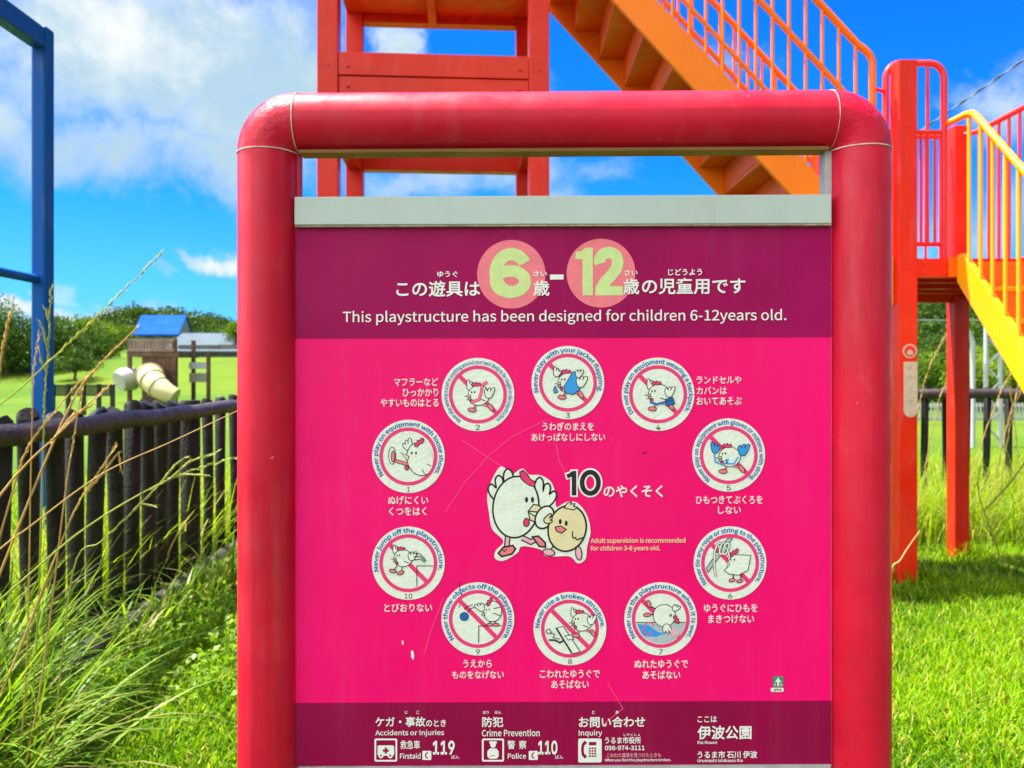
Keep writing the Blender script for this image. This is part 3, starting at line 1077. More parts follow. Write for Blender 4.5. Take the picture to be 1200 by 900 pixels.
def paling(root, x, y, ztop, r, mat):
    g = float(gh(x, y))
    r *= random.uniform(.94, 1.06)
    j = lambda: random.uniform(-.012, .012)
    mb = MB()
    mb.tube([(x + j(), y + j(), g - .15), (x + j(), y + j(), g + .5), (x + j(), y + j(), ztop - .012), (x, y, ztop)], [r * .78, r * .88, r * 1.02, r * .99], 12)
    return mb.build('paling', mat, root)


lf = thing('log_fence', (FX(3), 3.0, 0), 'dark brown log fence of close set palings on the left, with a round top rail', 'fence')
y = 1.9
while y < 5.25:
    paling(lf, FX(y) - .09, y, 1.222 + random.uniform(-.02, .02), .044, M['wood_dark'])
    y += .2
for y in (5.50, 5.78, 6.1, 6.45, 6.8, 7.15, 7.5, 7.85, 8.2):
    paling(lf, FX(y) - .09, y, 1.222 + random.uniform(-.02, .02), .040, M['wood_dark'])
mb = MB()
P = []
for i in range(30):
    yy = 1.7 + i * (8.5 - 1.7) / 29
    P.append((FX(yy) + .0 + random.uniform(-.006, .006), yy, 1.165 + random.uniform(-.006, .006)))
mb.tube(P, [.047 * random.uniform(.95, 1.05) for _ in P], 16)
o = mb.build('top_rail', M['wood_rail'], lf)
o['label'] = 'round weathered top log rail'
mb = MB()
P = []
for i in range(30):
    yy = 1.7 + i * (8.5 - 1.7) / 29
    P.append((FX(yy) + .04 + random.uniform(-.008, .008), yy, .115 + random.uniform(-.006, .006)))
mb.tube(P, [.058 * random.uniform(.95, 1.05) for _ in P], 16)
o = mb.build('bottom_rail', M['wood_rail'], lf)
o['label'] = 'thick bottom log rail lying low in the grass'
for yy in (5.12, 8.5):
    mb = MB().tube([(FX(yy) - .07, yy, -.2), (FX(yy) - .07, yy, 1.225), (FX(yy) - .07, yy, 1.235)], [.062, .062, .058], 14)
    mb.build('fence_post', M['wood_dark'], lf)

YF = 8.5
rf_ = thing('log_fence', (5, YF, float(gh(5, YF))), 'far brown log rail fence with thin posts behind the red landing posts', 'fence')
mb = MB()
P = [(-2.2 + i * .3, YF + random.uniform(-.005, .005), 1.195 + random.uniform(-.006, .006)) for i in range(44)]
mb.tube(P, [.056 * random.uniform(.95, 1.05) for _ in P], 14)
mb.build('top_rail', M['wood_rail'], rf_)
u = 1081
i = 0
xx = -2.0
while xx < 10.6:
    uu = 600 + F * xx / (YF + .1)
    thick = (i % 8 == 3)
    paling(rf_, xx, YF + .09, 1.25, .07 if thick else .040, M['wood_dark'])
    xx += .236
    i += 1


# ------------------------------------------------------------------ blue climbing frame
def blue_frame():
    x, y = -3.085, 5.05
    zt = CAMZ + (VH - 33) / F * y
    w = .052
    root = thing('climbing_frame', (x, y, 0), 'tall blue steel climbing frame with a square post behind the log fence', 'climbing frame')
    for yy in (y, 2.4):
        MB().box(x - w, x + w, yy - w, yy + w, -.1, zt).build('post', M['blue_steel'], root, bevel=.022).modifiers['bevel'].segments = 5
    MB().box(x - w * .9, x + w * .9, 2.4 + w + .002, y - w - .002, zt - .15, zt - .02).build('top_beam', M['blue_steel'], root, bevel=.008)
    zb = CAMZ + (VH - 328) / F * y
    MB().tube([(x - .02, 2.4, zb), (x - .02, y, zb)], .030, 12).build('cross_bar', M['blue_steel'], root)
    for yy in (3.0, 3.6, 4.2):
        pass
    for xx in (x - 1.3,):
        for yy in (y, 2.4):
            MB().box(xx - w, xx + w, yy - w, yy + w, -.1, zt).build('post', M['blue_steel'], root, bevel=.012)
        MB().box(xx - w * .9, xx + w * .9, 2.4 + w + .002, y - w - .002, zt - .15, zt - .02).build('top_beam', M['blue_steel'], root, bevel=.008)


blue_frame()


# ------------------------------------------------------------------ play structure
PS = thing('play_structure', (1.2, 5.7, 0), 'large red, orange and yellow steel play structure with stairs and decks behind the sign', 'play structure')


def turned(ang, c):
    ca, sa = math.cos(ang), math.sin(ang)

    def f(p):
        x, y = p[0] - c[0], p[1] - c[1]
        return (c[0] + x * ca - y * sa, c[1] + x * sa + y * ca, p[2])
    return f


TW = turned(R(3.6), (-.5, 5.1))
YFt, YBt = 5.10, 6.32
TX0, TX1 = -1.205, .178


def tbuild(mb, name, mat, parent=PS, bevel=.006):
    mb.v = [TW(p) for p in mb.v]
    return mb.build(name, mat, parent, bevel=bevel)


pw = .067
for (x, y) in ((TX0, YFt), (TX1, YFt), (TX0, YBt), (TX1, YBt)):
    tbuild(MB().box(x - pw, x + pw, y - pw, y + pw, -.1, 5.6), 'tower_post', M['steel_red'])
z0, z1 = 3.07, 3.49
zm = 3.36
for (y, s) in ((YFt, -1), (YBt, 1)):
    a, b = TX0 + pw + .002, TX1 - pw - .002
    tbuild(MB().box(a, b, y - pw * .8, y + pw * .8, z0, zm - .006), 'tower_beam', M['steel_red'], bevel=.004)
    tbuild(MB().box(a, b, y - pw * .9, y + pw * .9, zm, z1 + .02), 'tower_beam', M['steel_red'], bevel=.004)
for x in (TX0, TX1):
    tbuild(MB().box(x - pw * .8, x + pw * .8, YFt + pw + .002, YBt - pw - .002, z0, z1), 'tower_beam', M['steel_red'], bevel=.004)
dk = tbuild(MB().box(TX0 - .06, TX1 + .06, YFt - .06 + .13, YBt + .06 - .13, 4.33, 4.42), 'tower_deck', M['steel_dark'])
for y in (YFt, YBt):
    tbuild(MB().box(TX0 + pw + .002, TX1 - pw - .002, y - .05, y + .05, 4.27, 4.47), 'tower_beam', M['steel_red'], bevel=.004)
tbuild(MB().box(-.60, -.54, YFt + .052, YBt - .052, 4.22, 4.328), 'deck_joist', M['steel_dark'], dk)
for y in (YFt, YBt):
    g_ = tbuild(MB().tube([(TX0 + pw, y, 5.4), (TX1 - pw, y, 5.4)], .021, 10), 'guard_rail', M['rail_red'], bevel=0)
    for i in range(10):
        x = TX0 + .15 + i * .13
        tbuild(MB().tube([(x, y, 4.47), (x, y, 5.4)], .011, 8), 'baluster', M['rail_red'], g_, bevel=0)

for (bx, by, bz) in [(x, YFt - pw - .001, z) for x in (TX0 + .13, TX1 - .13) for z in (3.14, 3.29, 3.42)] + [(x, YFt - pw - .001, 3.42) for x in (TX0, TX1)]:
    tbuild(MB().tube([(bx, by + .012, bz), (bx, by - .004, bz)], .011, 6), 'bolt', M['steel_dark'], bevel=0)

# orange staircase
SYN, SYF = 5.16, 6.20        # near and far stringer
SL = 1.09                    # slope
zb_at = lambda x: 3.336 - SL * (x - 1.215)      # lower edge of the near stringer
SH = .232 * 1.42             # vertical height of a stringer
xs0, xs1 = .27, 2.565


def stringer(y0, y1):
    mb = MB()
    mb.prism([(xs0, y0, zb_at(xs0)), (xs1, y0, zb_at(xs1)), (xs1, y0, zb_at(xs1) + SH), (xs0, y0, zb_at(xs0) + SH)], (0, y1 - y0, 0))
    return mb


st = stringer(SYN, SYN + .035).build('staircase', M['orange'], PS, bevel=.003)
st['label'] = 'orange steel staircase descending right from the tower to the landing'
stringer(SYF - .035, SYF).build('stringer', M['orange'], st, bevel=.003)
rise = .218
run = rise / SL
x = xs0 + .05
i = 0
while x < xs1 - .05:
    zt = zb_at(x) + SH * .62 - .11
    mb = MB()
    ya, yb = SYN + .037, SYF - .037
    # folded plate: tread with a riser hanging from its back edge
    mb.box(x - .02, x + run + .02, ya, yb, zt - .03, zt)
    mb.box(x - .02, x + .012, ya, yb, zt + .003, zt + rise - .033)
    mb.prism([(x + run - .01, ya, zt - .032), (x + run + .02, ya, zt - .032), (x + run + .02, ya, zt - .085), (x + run - .01, ya, zt - .085)], (0, yb - ya, 0))
    mb.build('step', M['orange_step'], st, bevel=.003)
    x += run
    i += 1


def stair_guard(y, xa, xb, parent, mat, bal0, endx, hooked=True):
    zt = lambda x: zb_at(x) + SH
    top = lambda x: zt(x) + 1.18
    P = [(xa, y, top(xa)), (endx - .10, y, top(endx - .10))]
    if hooked:
        for k in range(1, 6):
            t = k / 5
            P.append((endx - .10 + .10 * math.sin(t * math.pi / 2), y, top(endx - .10) - .105 * t - .02 * t * t))
        P.append((endx, y, zt(endx) + .02))
    h = MB().tube(P, .023, 12).build('handrail', mat, parent)
    MB().tube([(xa, y, zt(xa) + .76), (endx, y, zt(endx) + .76)], .019, 10).build('guard_bar', mat, parent)
    MB().tube([(xa, y, zt(xa) + .20), (endx, y, zt(endx) + .20)], .015, 10).build('guard_bar', mat, parent)
    x = bal0
    first = None
    while x < endx - .04:
        z = min(top(x), 9)
        if first is None:
            first = MB().tube([(x, y, zt(x) - .03), (x, y, top(x))], .0115, 8).build('baluster', mat, parent)
            f0 = x
        else:
            dup(first, parent, (x - f0, 0, -SL * (x - f0)))
        x += .112
    return h


stair_guard(SYN + .018, xs0, xs1, st, M['orange_rail'], .30, 2.43)
stair_guard(SYF - .018, xs0, xs1, st, M['orange_rail'], .33, 2.43)

# landing
LX0, LX1, LY0, LY1 = 2.47 + .063, 3.82, 5.16, 6.52
LZ0, LZ1 = 2.055, 2.18
pq = .062
gl = float(gh(3.7, 6.5))
lp = []
for (x, y) in ((2.57 + pq, 5.10 + pq), (2.57 + pq, 6.44 + pq), (3.775, 6.44 + pq), (3.86, 5.10 + pq)):
    o = MB().box(x - pq, x + pq, y - pq, y + pq, float(gh(x, y)) - .1, 3.50).build('landing_post', M['steel_red'], PS, bevel=.005)
    lp.append(o)
ld = MB().box(2.57 + pq * 2 + .002, 3.795, LY0 + .05, 6.44, LZ1 - .05, LZ1 - .005).build('landing_deck', M['steel_dark'], PS)
MB().box(2.57 + 2 * pq + .002, 3.86 - pq - .002, 5.112, 5.165, LZ0, LZ1).build('deck_beam', M['steel_red'], ld, bevel=.004)
MB().box(2.57 + 2 * pq + .002, 3.775 - pq - .002, 6.47, 6.53, LZ0 - .04, LZ1).build('deck_beam', M['steel_dark'], ld, bevel=.004)
MB().box(2.582, 2.635, 5.10 + 2 * pq + .002, 6.44 - .002, LZ0, LZ1).build('deck_beam', M['steel_dark'], ld, bevel=.004)
MB().box(3.80, 3.858, 5.10 + 2 * pq + .002, 6.44 - .002, LZ0, LZ1).build('deck_beam', M['steel_dark'], ld, bevel=.004)
for yy in (5.5, 5.9, 6.2):
    MB().box(2.637, 3.795, yy, yy + .05, LZ0 + .01, LZ1 - .052).build('deck_joist', M['steel_dark'], ld)


for (bx, bz) in ((2.74, LZ0 + .03), (2.74, LZ1 - .03), (2.88, LZ0 + .03), (2.88, LZ1 - .03), (2.632, 2.118), (2.632, 3.06)):
    yb_ = 5.112 if bx > 2.7 else 5.10
    MB().tube([(bx, yb_ + .01, bz), (bx, yb_ - .006, bz)], .010, 6).build('bolt', M['steel_dark'], PS)


def hoop(x0, x1, y, z0, z1, parent, mat):
    r = .10
    P = [(x0, y, z0), (x0, y, z1 - r)]
    for k in range(1, 6):
        a = k / 5 * math.pi / 2
        P.append((x0 + r - r * math.cos(a), y, z1 - r + r * math.sin(a)))
    for k in range(0, 6):
        a = k / 5 * math.pi / 2
        P.append((x1 - r + r * math.sin(a), y, z1 - r + r * math.cos(a)))
    P.append((x1, y, z0))
    g = MB().tube(P, .021, 12).build('guard_rail', mat, parent)
    MB().tube([(x0, y, z0 + .87), (x1, y, z0 + .87)], .016, 10).build('guard_bar', mat, g)
    MB().tube([(x0, y, z0 + .105), (x1, y, z0 + .105)], .016, 10).build('guard_bar', mat, g)
    return g


hg = hoop(2.55, 2.947, 5.24, LZ1 + .01, 3.53, PS, M['rail_red'])
for (x, zt) in ((2.835, 3.53), (2.70, 3.53)):
    MB().tube([(x, 5.24, LZ1 + .11), (x, 5.24, zt)], .0115, 8).build('baluster', M['rail_red'], hg)
for x in (2.79, 2.885, 2.62):
    MB().tube([(x, 5.24, LZ1 + .115), (x, 5.24, LZ1 + .88)], .0105, 8).build('baluster', M['rail_red'], hg)
MB().tube([(2.43, 5.178, 3.335), (2.55, 5.24, 3.335)], .012, 8).build('connector', M['rail_red'], hg)
# right side guard of the landing
xg = 3.86
rg = MB().tube([(3.80, 6.44, 3.42), (xg, 6.36, 3.42), (xg, 5.2, 3.42)], .021, 12).build('guard_rail', M['rail_red'], PS)
MB().tube([(xg, 6.36, LZ1 + .10), (xg, 5.2, LZ1 + .10)], .016, 10).build('guard_bar', M['rail_red'], rg)
for i in range(10):
    yy = 6.34 - i * .125
    MB().tube([(xg, yy, LZ1 + .09), (xg, yy, 3.42)], .0125, 8).build('baluster', M['rail_red'], rg)
bg_ = MB().tube([(2.68, 6.50, 3.42), (3.66, 6.50, 3.42)], .021, 12).build('guard_rail', M['rail_red'], PS)
for i in range(8):
    MB().tube([(2.75 + i * .125, 6.50, LZ1), (2.75 + i * .125, 6.50, 3.42)], .0115, 8).build('baluster', M['rail_red'], bg_)

# yellow staircase towards the viewer
YX0, YX1 = 2.955, 3.70
YS = 1.03
ytop, ybot = 5.10, 3.05
LZT = 2.20


def ystr(x0, x1):
    mb = MB()
    t = .30
    A = [(x0, ytop, LZT), (x0, ytop - .06, LZT), (x0, ybot - .02, LZT - YS * (ytop - .06 - ybot + .02) ), (x0, ybot - .02, .0),
         (x0, ybot + .2, .0), (x0, ytop, LZT - .05 - t * 1.0 + .17)]
    mb.prism(A, (x1 - x0, 0, 0))
    return mb


ys_ = ystr(YX0, YX0 + .04).build('staircase', M['yellow'], PS, bevel=.003)
ys_['label'] = 'yellow steel staircase coming down towards the viewer from the landing'
ystr(YX1 - .04, YX1).build('stringer', M['yellow'], ys_, bevel=.003)
MB().box(YX0 - .055, YX0 - .002, 5.095, 5.108, LZ0 - .0, LZ1 + .005).build('end_plate', M['orange_step'], ys_)
nst = 10
dz = LZ1 / (nst)
dy = dz / YS
for i in range(nst):
    zt = LZ1 - i * dz
    yy = ytop - .012 - i * dy
    mb = MB()
    mb.box(YX0 + .042, YX1 - .042, yy - .02, yy, zt - dz + .003, zt - .03, 0)
    mb.build('riser', M['riser'], ys_, bevel=.002)
    if i < nst - 1:
        mb = MB()
        mb.box(YX0 + .042, YX1 - .042, yy - dy - .03, yy - .022, zt - dz - .03, zt - dz)
        mb.build('step', M['yellow'], ys_, bevel=.003)
for x in (YX0 + .012, YX1 - .012):
    zl = lambda y: LZT - YS * (ytop - .06 - y)
    P = [(x, 5.235, 3.115), (x, 5.02, 3.105), (x, 4.96, 3.095), (x, 4.91, 3.06)]
    y = 4.80
    while y > 3.0:
        P.append((x, y, 3.06 - YS * (4.91 - y)))
        y -= .3
    hr = MB().tube(P, .022, 12).build('handrail', M['yellow'], ys_)
    y = 4.985
    first = None
    i = 0
    while y > 3.0:
        zt = 3.06 - YS * (4.91 - y) if y < 4.91 else 3.085
        MB().tube([(x, y, zl(y) - .04), (x, y, zt)], .0125, 8).build('baluster', M['yellow'], ys_)
        y -= .122

# maker's plate and round sticker on the near landing post
yq = 5.10 - .002


def plate(u0, u1, v0, v1, mat, name, parent):
    a, b = at(u0, v0, yq), at(u1, v1, yq)
    w = b.x - a.x
    r = w / 2
    pts = [(a.x, yq, a.z - .004), (a.x + .004, yq, a.z), (b.x - .004, yq, a.z), (b.x, yq, a.z - .004)]
    for k in range(13):
        t = k / 12 * math.pi
        pts.append((a.x + r + r * math.cos(t), yq, b.z + r - r * math.sin(t)))
    mb = MB().prism(pts, (0, -.003, 0))
    return mb.build(name, mat, parent)


pl = plate(1058.8, 1075, 424, 489, M['plate'], 'name_plate', lp[0])
c = at(1066, 411.5, yq)
mb = MB()
n = 28
for (r, yo, mi) in ((.047, .003, 0), (.037, .0045, 1)):
    pts = [(c.x + r * math.cos(2 * math.pi * k / n), yq, c.z + r * math.sin(2 * math.pi * k / n)) for k in range(n)]
    mb.prism(pts, (0, -yo, 0), mi)
pts = [(c.x - .018, yq, c.z - .024), (c.x + .018, yq, c.z - .024), (c.x + .02, yq, c.z - .004), (c.x, yq, c.z + .012), (c.x - .02, yq, c.z - .004)]
mb.prism(pts, (0, -.006, 0), 0)
mb.build('round_sticker', [M['plate'], M['rail_red']], lp[0])
mb = MB()
for (u, v) in ((1066, 432), (1066.5, 443), (1066, 456), (1066.5, 471)):
    for (a, b, c_, d) in ((-3, 1.5, 3, -1.5), (-1.5, -3, 1.5, -1.8)):
        p, q = at(u + a, v + b, yq), at(u + c_, v + d, yq)
        dd = (q - p).normalized()
        s = Vector((-dd.z, 0, dd.x)) * .003
        mb.prism([p + s, p - s, q - s, q + s], (0, -.0045, 0))
mb.build('worn_lettering', M['alu_dull'], pl)

# ------------------------------------------------------------------ the sign
YP = 1.150
SIGN = thing('information_sign', ((660 - 600) / F * YP, YP, 0), 'magenta playground rules sign in a thick crimson tube frame', 'sign')
PXM = YP / F                                    # metres per pixel on the panel


def S(u, v, d=0.0):
    """point of the board that shows at pixel (u, v), d metres in front of it"""
    return ((u - 600) / F * YP, YP - d, CAMZ + (VH - v) / F * YP)


TUBE = 35.3 * PXM
YT = YP + .012


def T(u, v):
    return ((u - 600) / F * YT, YT, CAMZ + (VH - v) / F * YT)


UL, UR = 315.0, 1006.3
VL, VR = 146.0, 142.6
BR = 36.0                                       # bend radius of the elbows in pixels
for (uc, vc) in ((UL, VL), (UR, VR)):
    top = T(uc, vc + BR)
    MB().tube([(top[0], YT, -.15), (top[0], YT, top[2])], TUBE, 40, caps=True).build('frame_post', M['tube_red'], SIGN)
    sgn = 1 if uc < 600 else -1
    cc = T(uc + sgn * BR, vc + BR)
    P = []
    rr = BR / F * YT
    for k in range(17):
        a = k / 16 * math.pi / 2
        P.append((cc[0] - sgn * rr * math.cos(a), YT, cc[2] + rr * math.sin(a)))
    MB().tube(P, TUBE + .0006, 40).build('elbow', M['elbow_red'], SIGN)
    p1, p2 = Vector(P[0]), Vector(P[-1])
    MB().tube([p1 + Vector((0, 0, -.0011)), p1 + Vector((0, 0, .0006))], TUBE + .0011, 40).build('seam', M['seam'], SIGN)
    MB().tube([p2 + Vector((-.0006, 0, 0)), p2 + Vector((.0011 * sgn, 0, 0))], TUBE + .0011, 40).build('seam', M['seam'], SIGN)
a, b = T(UL + BR, VL), T(UR - BR, VR)
MB().tube([a, b], TUBE, 40).build('top_bar', M['tube_red'], SIGN)
# brown strip under the bar, channels beside the opening
a, b = S(352, 182.5, 0), S(968, 178.5, 0)
MB().prism([S(352, 178, .012), S(968, 174, .012), S(968, 177.4, .010), S(352, 181.4, .010)], (0, .03, 0)).build('under_strip', paint('brown_strip', (.30, .14, .05), .6), SIGN)
for (u0, u1) in ((341, 349.5), (968, 977)):
    MB().prism([S(u0, 176, -.004), S(u1, 176, -.004), S(u1, 900, -.004), S(u0, 900, -.004)], (0, .02, 0)).build('side_channel', M['tube_red'] if u0 < 600 else M['alu_dull'], SIGN)

# panel, bands
PT, PB = 264.0, 896.5
PL, PR = 346.0, 974.0
tilt = lambda u: -0.0046 * (u - 660)


def board(v0, v1, d, mat, name, parent, th=.004, u0=PL, u1=PR):
    q = [S(u0, v0 + tilt(u0), d), S(u1, v0 + tilt(u1), d), S(u1, v1 + tilt(u1) * .6, d), S(u0, v1 + tilt(u0) * .6, d)]
    return MB().prism(q, (0, th, 0)).build(name, mat, parent)


panel = board(PT, PB, 0, M['pink'], 'panel', SIGN, .006)
board(PT + .2, 395.7, .0008, M['header'], 'header_band', panel, .0007)
board(822.4, PB - .2, .0008, M['footer'], 'footer_band', panel, .0007)
al = board(231.3, 264.6, .012, M['alu'], 'top_trim', SIGN, .022, 347.5, 971)
al.modifiers.new('bevel', 'BEVEL').width = .0012
board(264.6, 266.0, .0095, M['seam'], 'trim_lip', SIGN, .012, 347.5, 971)
board(PB, PB + 3.0, .004, M['alu_dull'], 'bottom_trim', SIGN, .012, 350, 972)


class Art(MB):
    """flat print on the board: every shape lies a hair in front of the one before"""
    def __init__(s, d0):
        super().__init__()
        s.d = d0

    def poly(s, pts, mat):
        s.d += 2.5e-5
        tri = tessellate_polygon([[Vector((p[0], -p[1], 0)) for p in pts]])
        V = [S(p[0], p[1], s.d) for p in pts]
        F_ = []
        for t in tri:
            a, b, c = (Vector(V[i]) for i in t)
            n = (b - a).cross(c - a)
            F_.append(t if n.y < 0 else (t[0], t[2], t[1]))
        s.add(V, F_, s.mi(mat))
        return s

    def ell(s, u, v, a, b, mat, rot=0.0, n=28):
        c, q = math.cos(rot), math.sin(rot)
        return s.poly([(u + a * math.cos(t) * c - b * math.sin(t) * q, v + a * math.cos(t) * q + b * math.sin(t) * c)
                       for t in [2 * math.pi * k / n for k in range(n)]], mat)

    def ring(s, u, v, r0, r1, mat, n=64):
        s.d += 2.5e-5
        V = [S(u + r * math.cos(2 * math.pi * k / n), v - r * math.sin(2 * math.pi * k / n), s.d) for r in (r0, r1) for k in range(n)]
        return s.add(V, [(k, n + k, n + (k + 1) % n, (k + 1) % n) for k in range(n)], s.mi(mat))

    def line(s, pts, w, mat, taper=0.0, closed=False):
        s.d += 2.5e-5
        P = [Vector((p[0], p[1])) for p in pts]
        n = len(P)
        V, Fs = [], []
        for i, p in enumerate(P):
            if closed:
                a, b = P[i - 1], P[(i + 1) % n]
            else:
                a, b = P[max(i - 1, 0)], P[min(i + 1, n - 1)]
            d1 = (p - a).normalized() if (p - a).length > 1e-6 else (b - p).normalized()
            d2 = (b - p).normalized() if (b - p).length > 1e-6 else d1
            t = (d1 + d2)
            t = t.normalized() if t.length > 1e-6 else d1
            nn = Vector((-t.y, t.x))
            k = 1 / max(.5, abs(nn.dot(Vector((-d1.y, d1.x)))))
            ww = max(w, .8) * .55 * k * (1 - taper * (i / max(1, n - 1)))
            q0, q1 = p + nn * ww, p - nn * ww
            V += [S(q0.x, q0.y, s.d), S(q1.x, q1.y, s.d)]
        m = n if closed else n - 1
        for i in range(m):
            j = (i + 1) % n
            Fs.append((2 * i, 2 * j, 2 * j + 1, 2 * i + 1))
        return s.add(V, Fs, s.mi(mat))

    def outl(s, pts, w, fill, line):
        s.poly(pts, fill)
        return s.line(pts, w, line, closed=True)

    def done(s, name, parent):
        return s.build(name, s.mats, parent)


def ellpts(u, v, a, b, rot=0.0, n=24, t0=0, t1=2 * math.pi):
    c, q = math.cos(rot), math.sin(rot)
    full = abs(t1 - t0 - 2 * math.pi) < 1e-6
    return [(u + a * math.cos(t) * c - b * math.sin(t) * q, v + a * math.cos(t) * q + b * math.sin(t) * c)
            for t in [t0 + (t1 - t0) * k / (n if full else n - 1) for k in range(n)]]


_font_cache = {}
FONT = DIGITS = None
try:                                            # the plain sans that ships with Blender, else its built-in type
    import os
    FONT = bpy.data.fonts.load(os.path.join(bpy.utils.system_resource('DATAFILES', path='fonts'), 'Noto Sans CJK Regular.woff2'))
    DIGITS = bpy.data.fonts.load(os.path.join(bpy.utils.system_resource('DATAFILES', path='fonts'), 'Inter.woff2'))
except Exception:
    FONT = DIGITS = None


def glyphs(s, off):
    key = (s, off)
    if key in _font_cache:
        return _font_cache[key]
    cu = bpy.data.curves.new('lettering', 'FONT')
    cu.body = s
    if FONT is not None:
        cu.font = DIGITS if s.isdigit() else FONT
    cu.size = 1.0
    cu.offset = off
    cu.resolution_u = 4
    cu.fill_mode = 'FRONT'
    ob = bpy.data.objects.new('lettering', cu)
    COL.objects.link(ob)
    bpy.context.view_layer.update()
    ev = ob.evaluated_get(bpy.context.evaluated_depsgraph_get())
    me = ev.to_mesh()
    V = np.array([v.co[:] for v in me.vertices])
    Fs = [tuple(p.vertices) for p in me.polygons]
    ev.to_mesh_clear()
    bpy.data.objects.remove(ob)
    bpy.data.curves.remove(cu)
    _font_cache[key] = (V, Fs)
    return V, Fs


def cap(s):
    V, _ = glyphs('1' if s.isdigit() else 'N', 0.0)
    return V[:, 1].max() - V[:, 1].min()


def bold(off, em=1.0):
    """the glyph outlines laid down a few times, shifted by off, to thicken thin type"""
    if off <= 0:
        return [(0, 0)]
    off *= .7 if off < .04 * em else (.6 if off < .07 * em else 1.0)
    n = 8 if off < .035 * em else 20
    return [(0, 0)] + [(off * r * math.cos(2 * math.pi * i / n), off * r * math.sin(2 * math.pi * i / n)) for r in ((1,) if off < .035 * em else (.5, 1)) for i in range(n)]


def text(s, box, mat, parent, off=.018, d=.0016, name='lettering'):
    u0, u1, v0, v1 = box
    V, Fs = glyphs(s, 0.0)
    lo, hi = V.min(0), V.max(0)
    uc = (u0 + u1) / 2
    mb = MB()
    off *= cap(s) / .73
    for i, (ox, oy) in enumerate(bold(off, cap(s) / .73)):
        P = []
        for p in V:
            u = u0 + (p[0] + ox - lo[0] + off) / (hi[0] - lo[0] + 2 * off) * (u1 - u0)
            v = v1 - (p[1] + oy - lo[1] + off) / (hi[1] - lo[1] + 2 * off) * (v1 - v0)
            P.append(S(u, v - .0046 * (u - uc), d + i * 1.2e-5))
        mb.add(P, Fs)
    return mb.build(name, M[mat], parent)


def arc_text(s, c, r, h, a0, a1, mat, parent, off=.02, d=.0016):
    """lettering bent along a circle, from angle a0 to a1 (degrees, clockwise)"""
    V, Fs = glyphs(s, 0.0)
    lo, hi = V.min(0), V.max(0)
    mb = MB()
    ch = cap(s)
    off *= ch / .73
    for i, (ox, oy) in enumerate(bold(off, ch / .73)):
        P = []
        for p in V:
            t = (p[0] + ox - lo[0]) / (hi[0] - lo[0])
            a = R(a0 + (a1 - a0) * t)
            rr = r + ((p[1] + oy) / ch) * h
            P.append(S(c[0] + rr * math.cos(a), c[1] - rr * math.sin(a), d + i * 1.2e-5))
        mb.add(P, Fs)
    return mb.build('lettering', M[mat], parent)


# header
hb = Art(.0010)
hb.ell(599.2, 321.5, 40, 40.2, M['salmon'], n=56)
hb.done('number_disc', panel)
hb = Art(.0010)
hb.ell(704.2, 320.2, 40.3, 40.3, M['salmon'], n=56)
hb.done('number_disc', panel)
LM = M['lime']
hb = Art(.0013)
hb.line(ellpts(599.3, 320.2, 18.4, 22.2, 0, 40, R(-32), R(-270)), 13.2, LM)
hb.line(ellpts(598.2, 330.0, 17.2, 12.4, 0, 48), 12.6, LM, closed=True)
hb.done('digit_six', panel)
hb = Art(.0013)
hb.poly([(674.4, 295.4), (681.5, 294.4), (685.6, 290.4), (694.6, 290.4), (694.6, 346.2), (682.6, 346.2), (682.6, 303.8), (674.4, 303.8)], LM)
hb.done('digit_one', panel)
hb = Art(.0013)
hb.line([(703.3, 309.2)] + ellpts(713.2, 307.2, 10.6, 11.2, 0, 22, R(-178), R(18)) + [(721.8, 315.6), (717, 322), (709.5, 330), (704.6, 337.5), (703.6, 341)], 12.2, LM)
hb.poly([(697.4, 346.2), (698.0, 340), (704, 335.4), (729.8, 335.4), (729.8, 346.2)], LM)
hb.done('digit_two', panel)
hb = Art(.0016)
hb.poly([(644.5, 322), (660.3, 321.8), (660.3, 327.6), (644.5, 327.8)], M['white'])
hb.done('dash', panel)
for (s, b, o) in [('この遊具は', (464.5, 562.7, 329, 348), .028), ('ゆうぐ', (512.5, 536.5, 317.8, 325), .03),
                  ('歳', (624.8, 644, 328.6, 347), .028), ('さい', (625, 641, 317.6, 324), .03),
                  ('歳', (729.8, 749, 326.4, 345.3), .028), ('さい', (731.7, 747, 316.4, 323), .03),
                  ('の児童用です', (751.8, 873.3, 325.6, 345), .028), ('じどうよう', (782.6, 822.4, 315, 323), .03),
                  ('This playstructure has been designed for children 6-12years old.', (402, 921, 363, 380.5), .012)]:
    text(s, b, 'white', panel, o, .0020)

# centre
cm = Art(.0010)
for (w_, mt_, d_, nm_) in ((8.6, 'white', .0010, 'outline_ten'), (5.0, 'black', .0013, 'number_ten')):
    hb = Art(d_)
    e_ = (w_ - 5.0) / 2
    hb.line([(664.4 - e_, 558.2), (668.5, 556.6), (672.0, 553.6)], w_ * .86, M[mt_])
    hb.poly([(670.0 - e_, 552.0 - e_), (675.2 + e_, 551.6 - e_), (675.2 + e_, 580.4 + e_), (670.0 - e_, 580.4 + e_)], M[mt_])
    hb.line(ellpts(691.6, 565.6, 9.6, 12.4, 0, 44), w_, M[mt_], closed=True)
    hb.done(nm_, panel)
text('のやくそく', (707, 776.7, 568.4, 582.7), 'white', panel, .03)
text('Adult supervision is recommended', (692, 803, 630, 637.4), 'cream', panel, .03)
text('for children 3-6 years old.', (692, 773.4, 639, 646.2), 'cream', panel, .03)
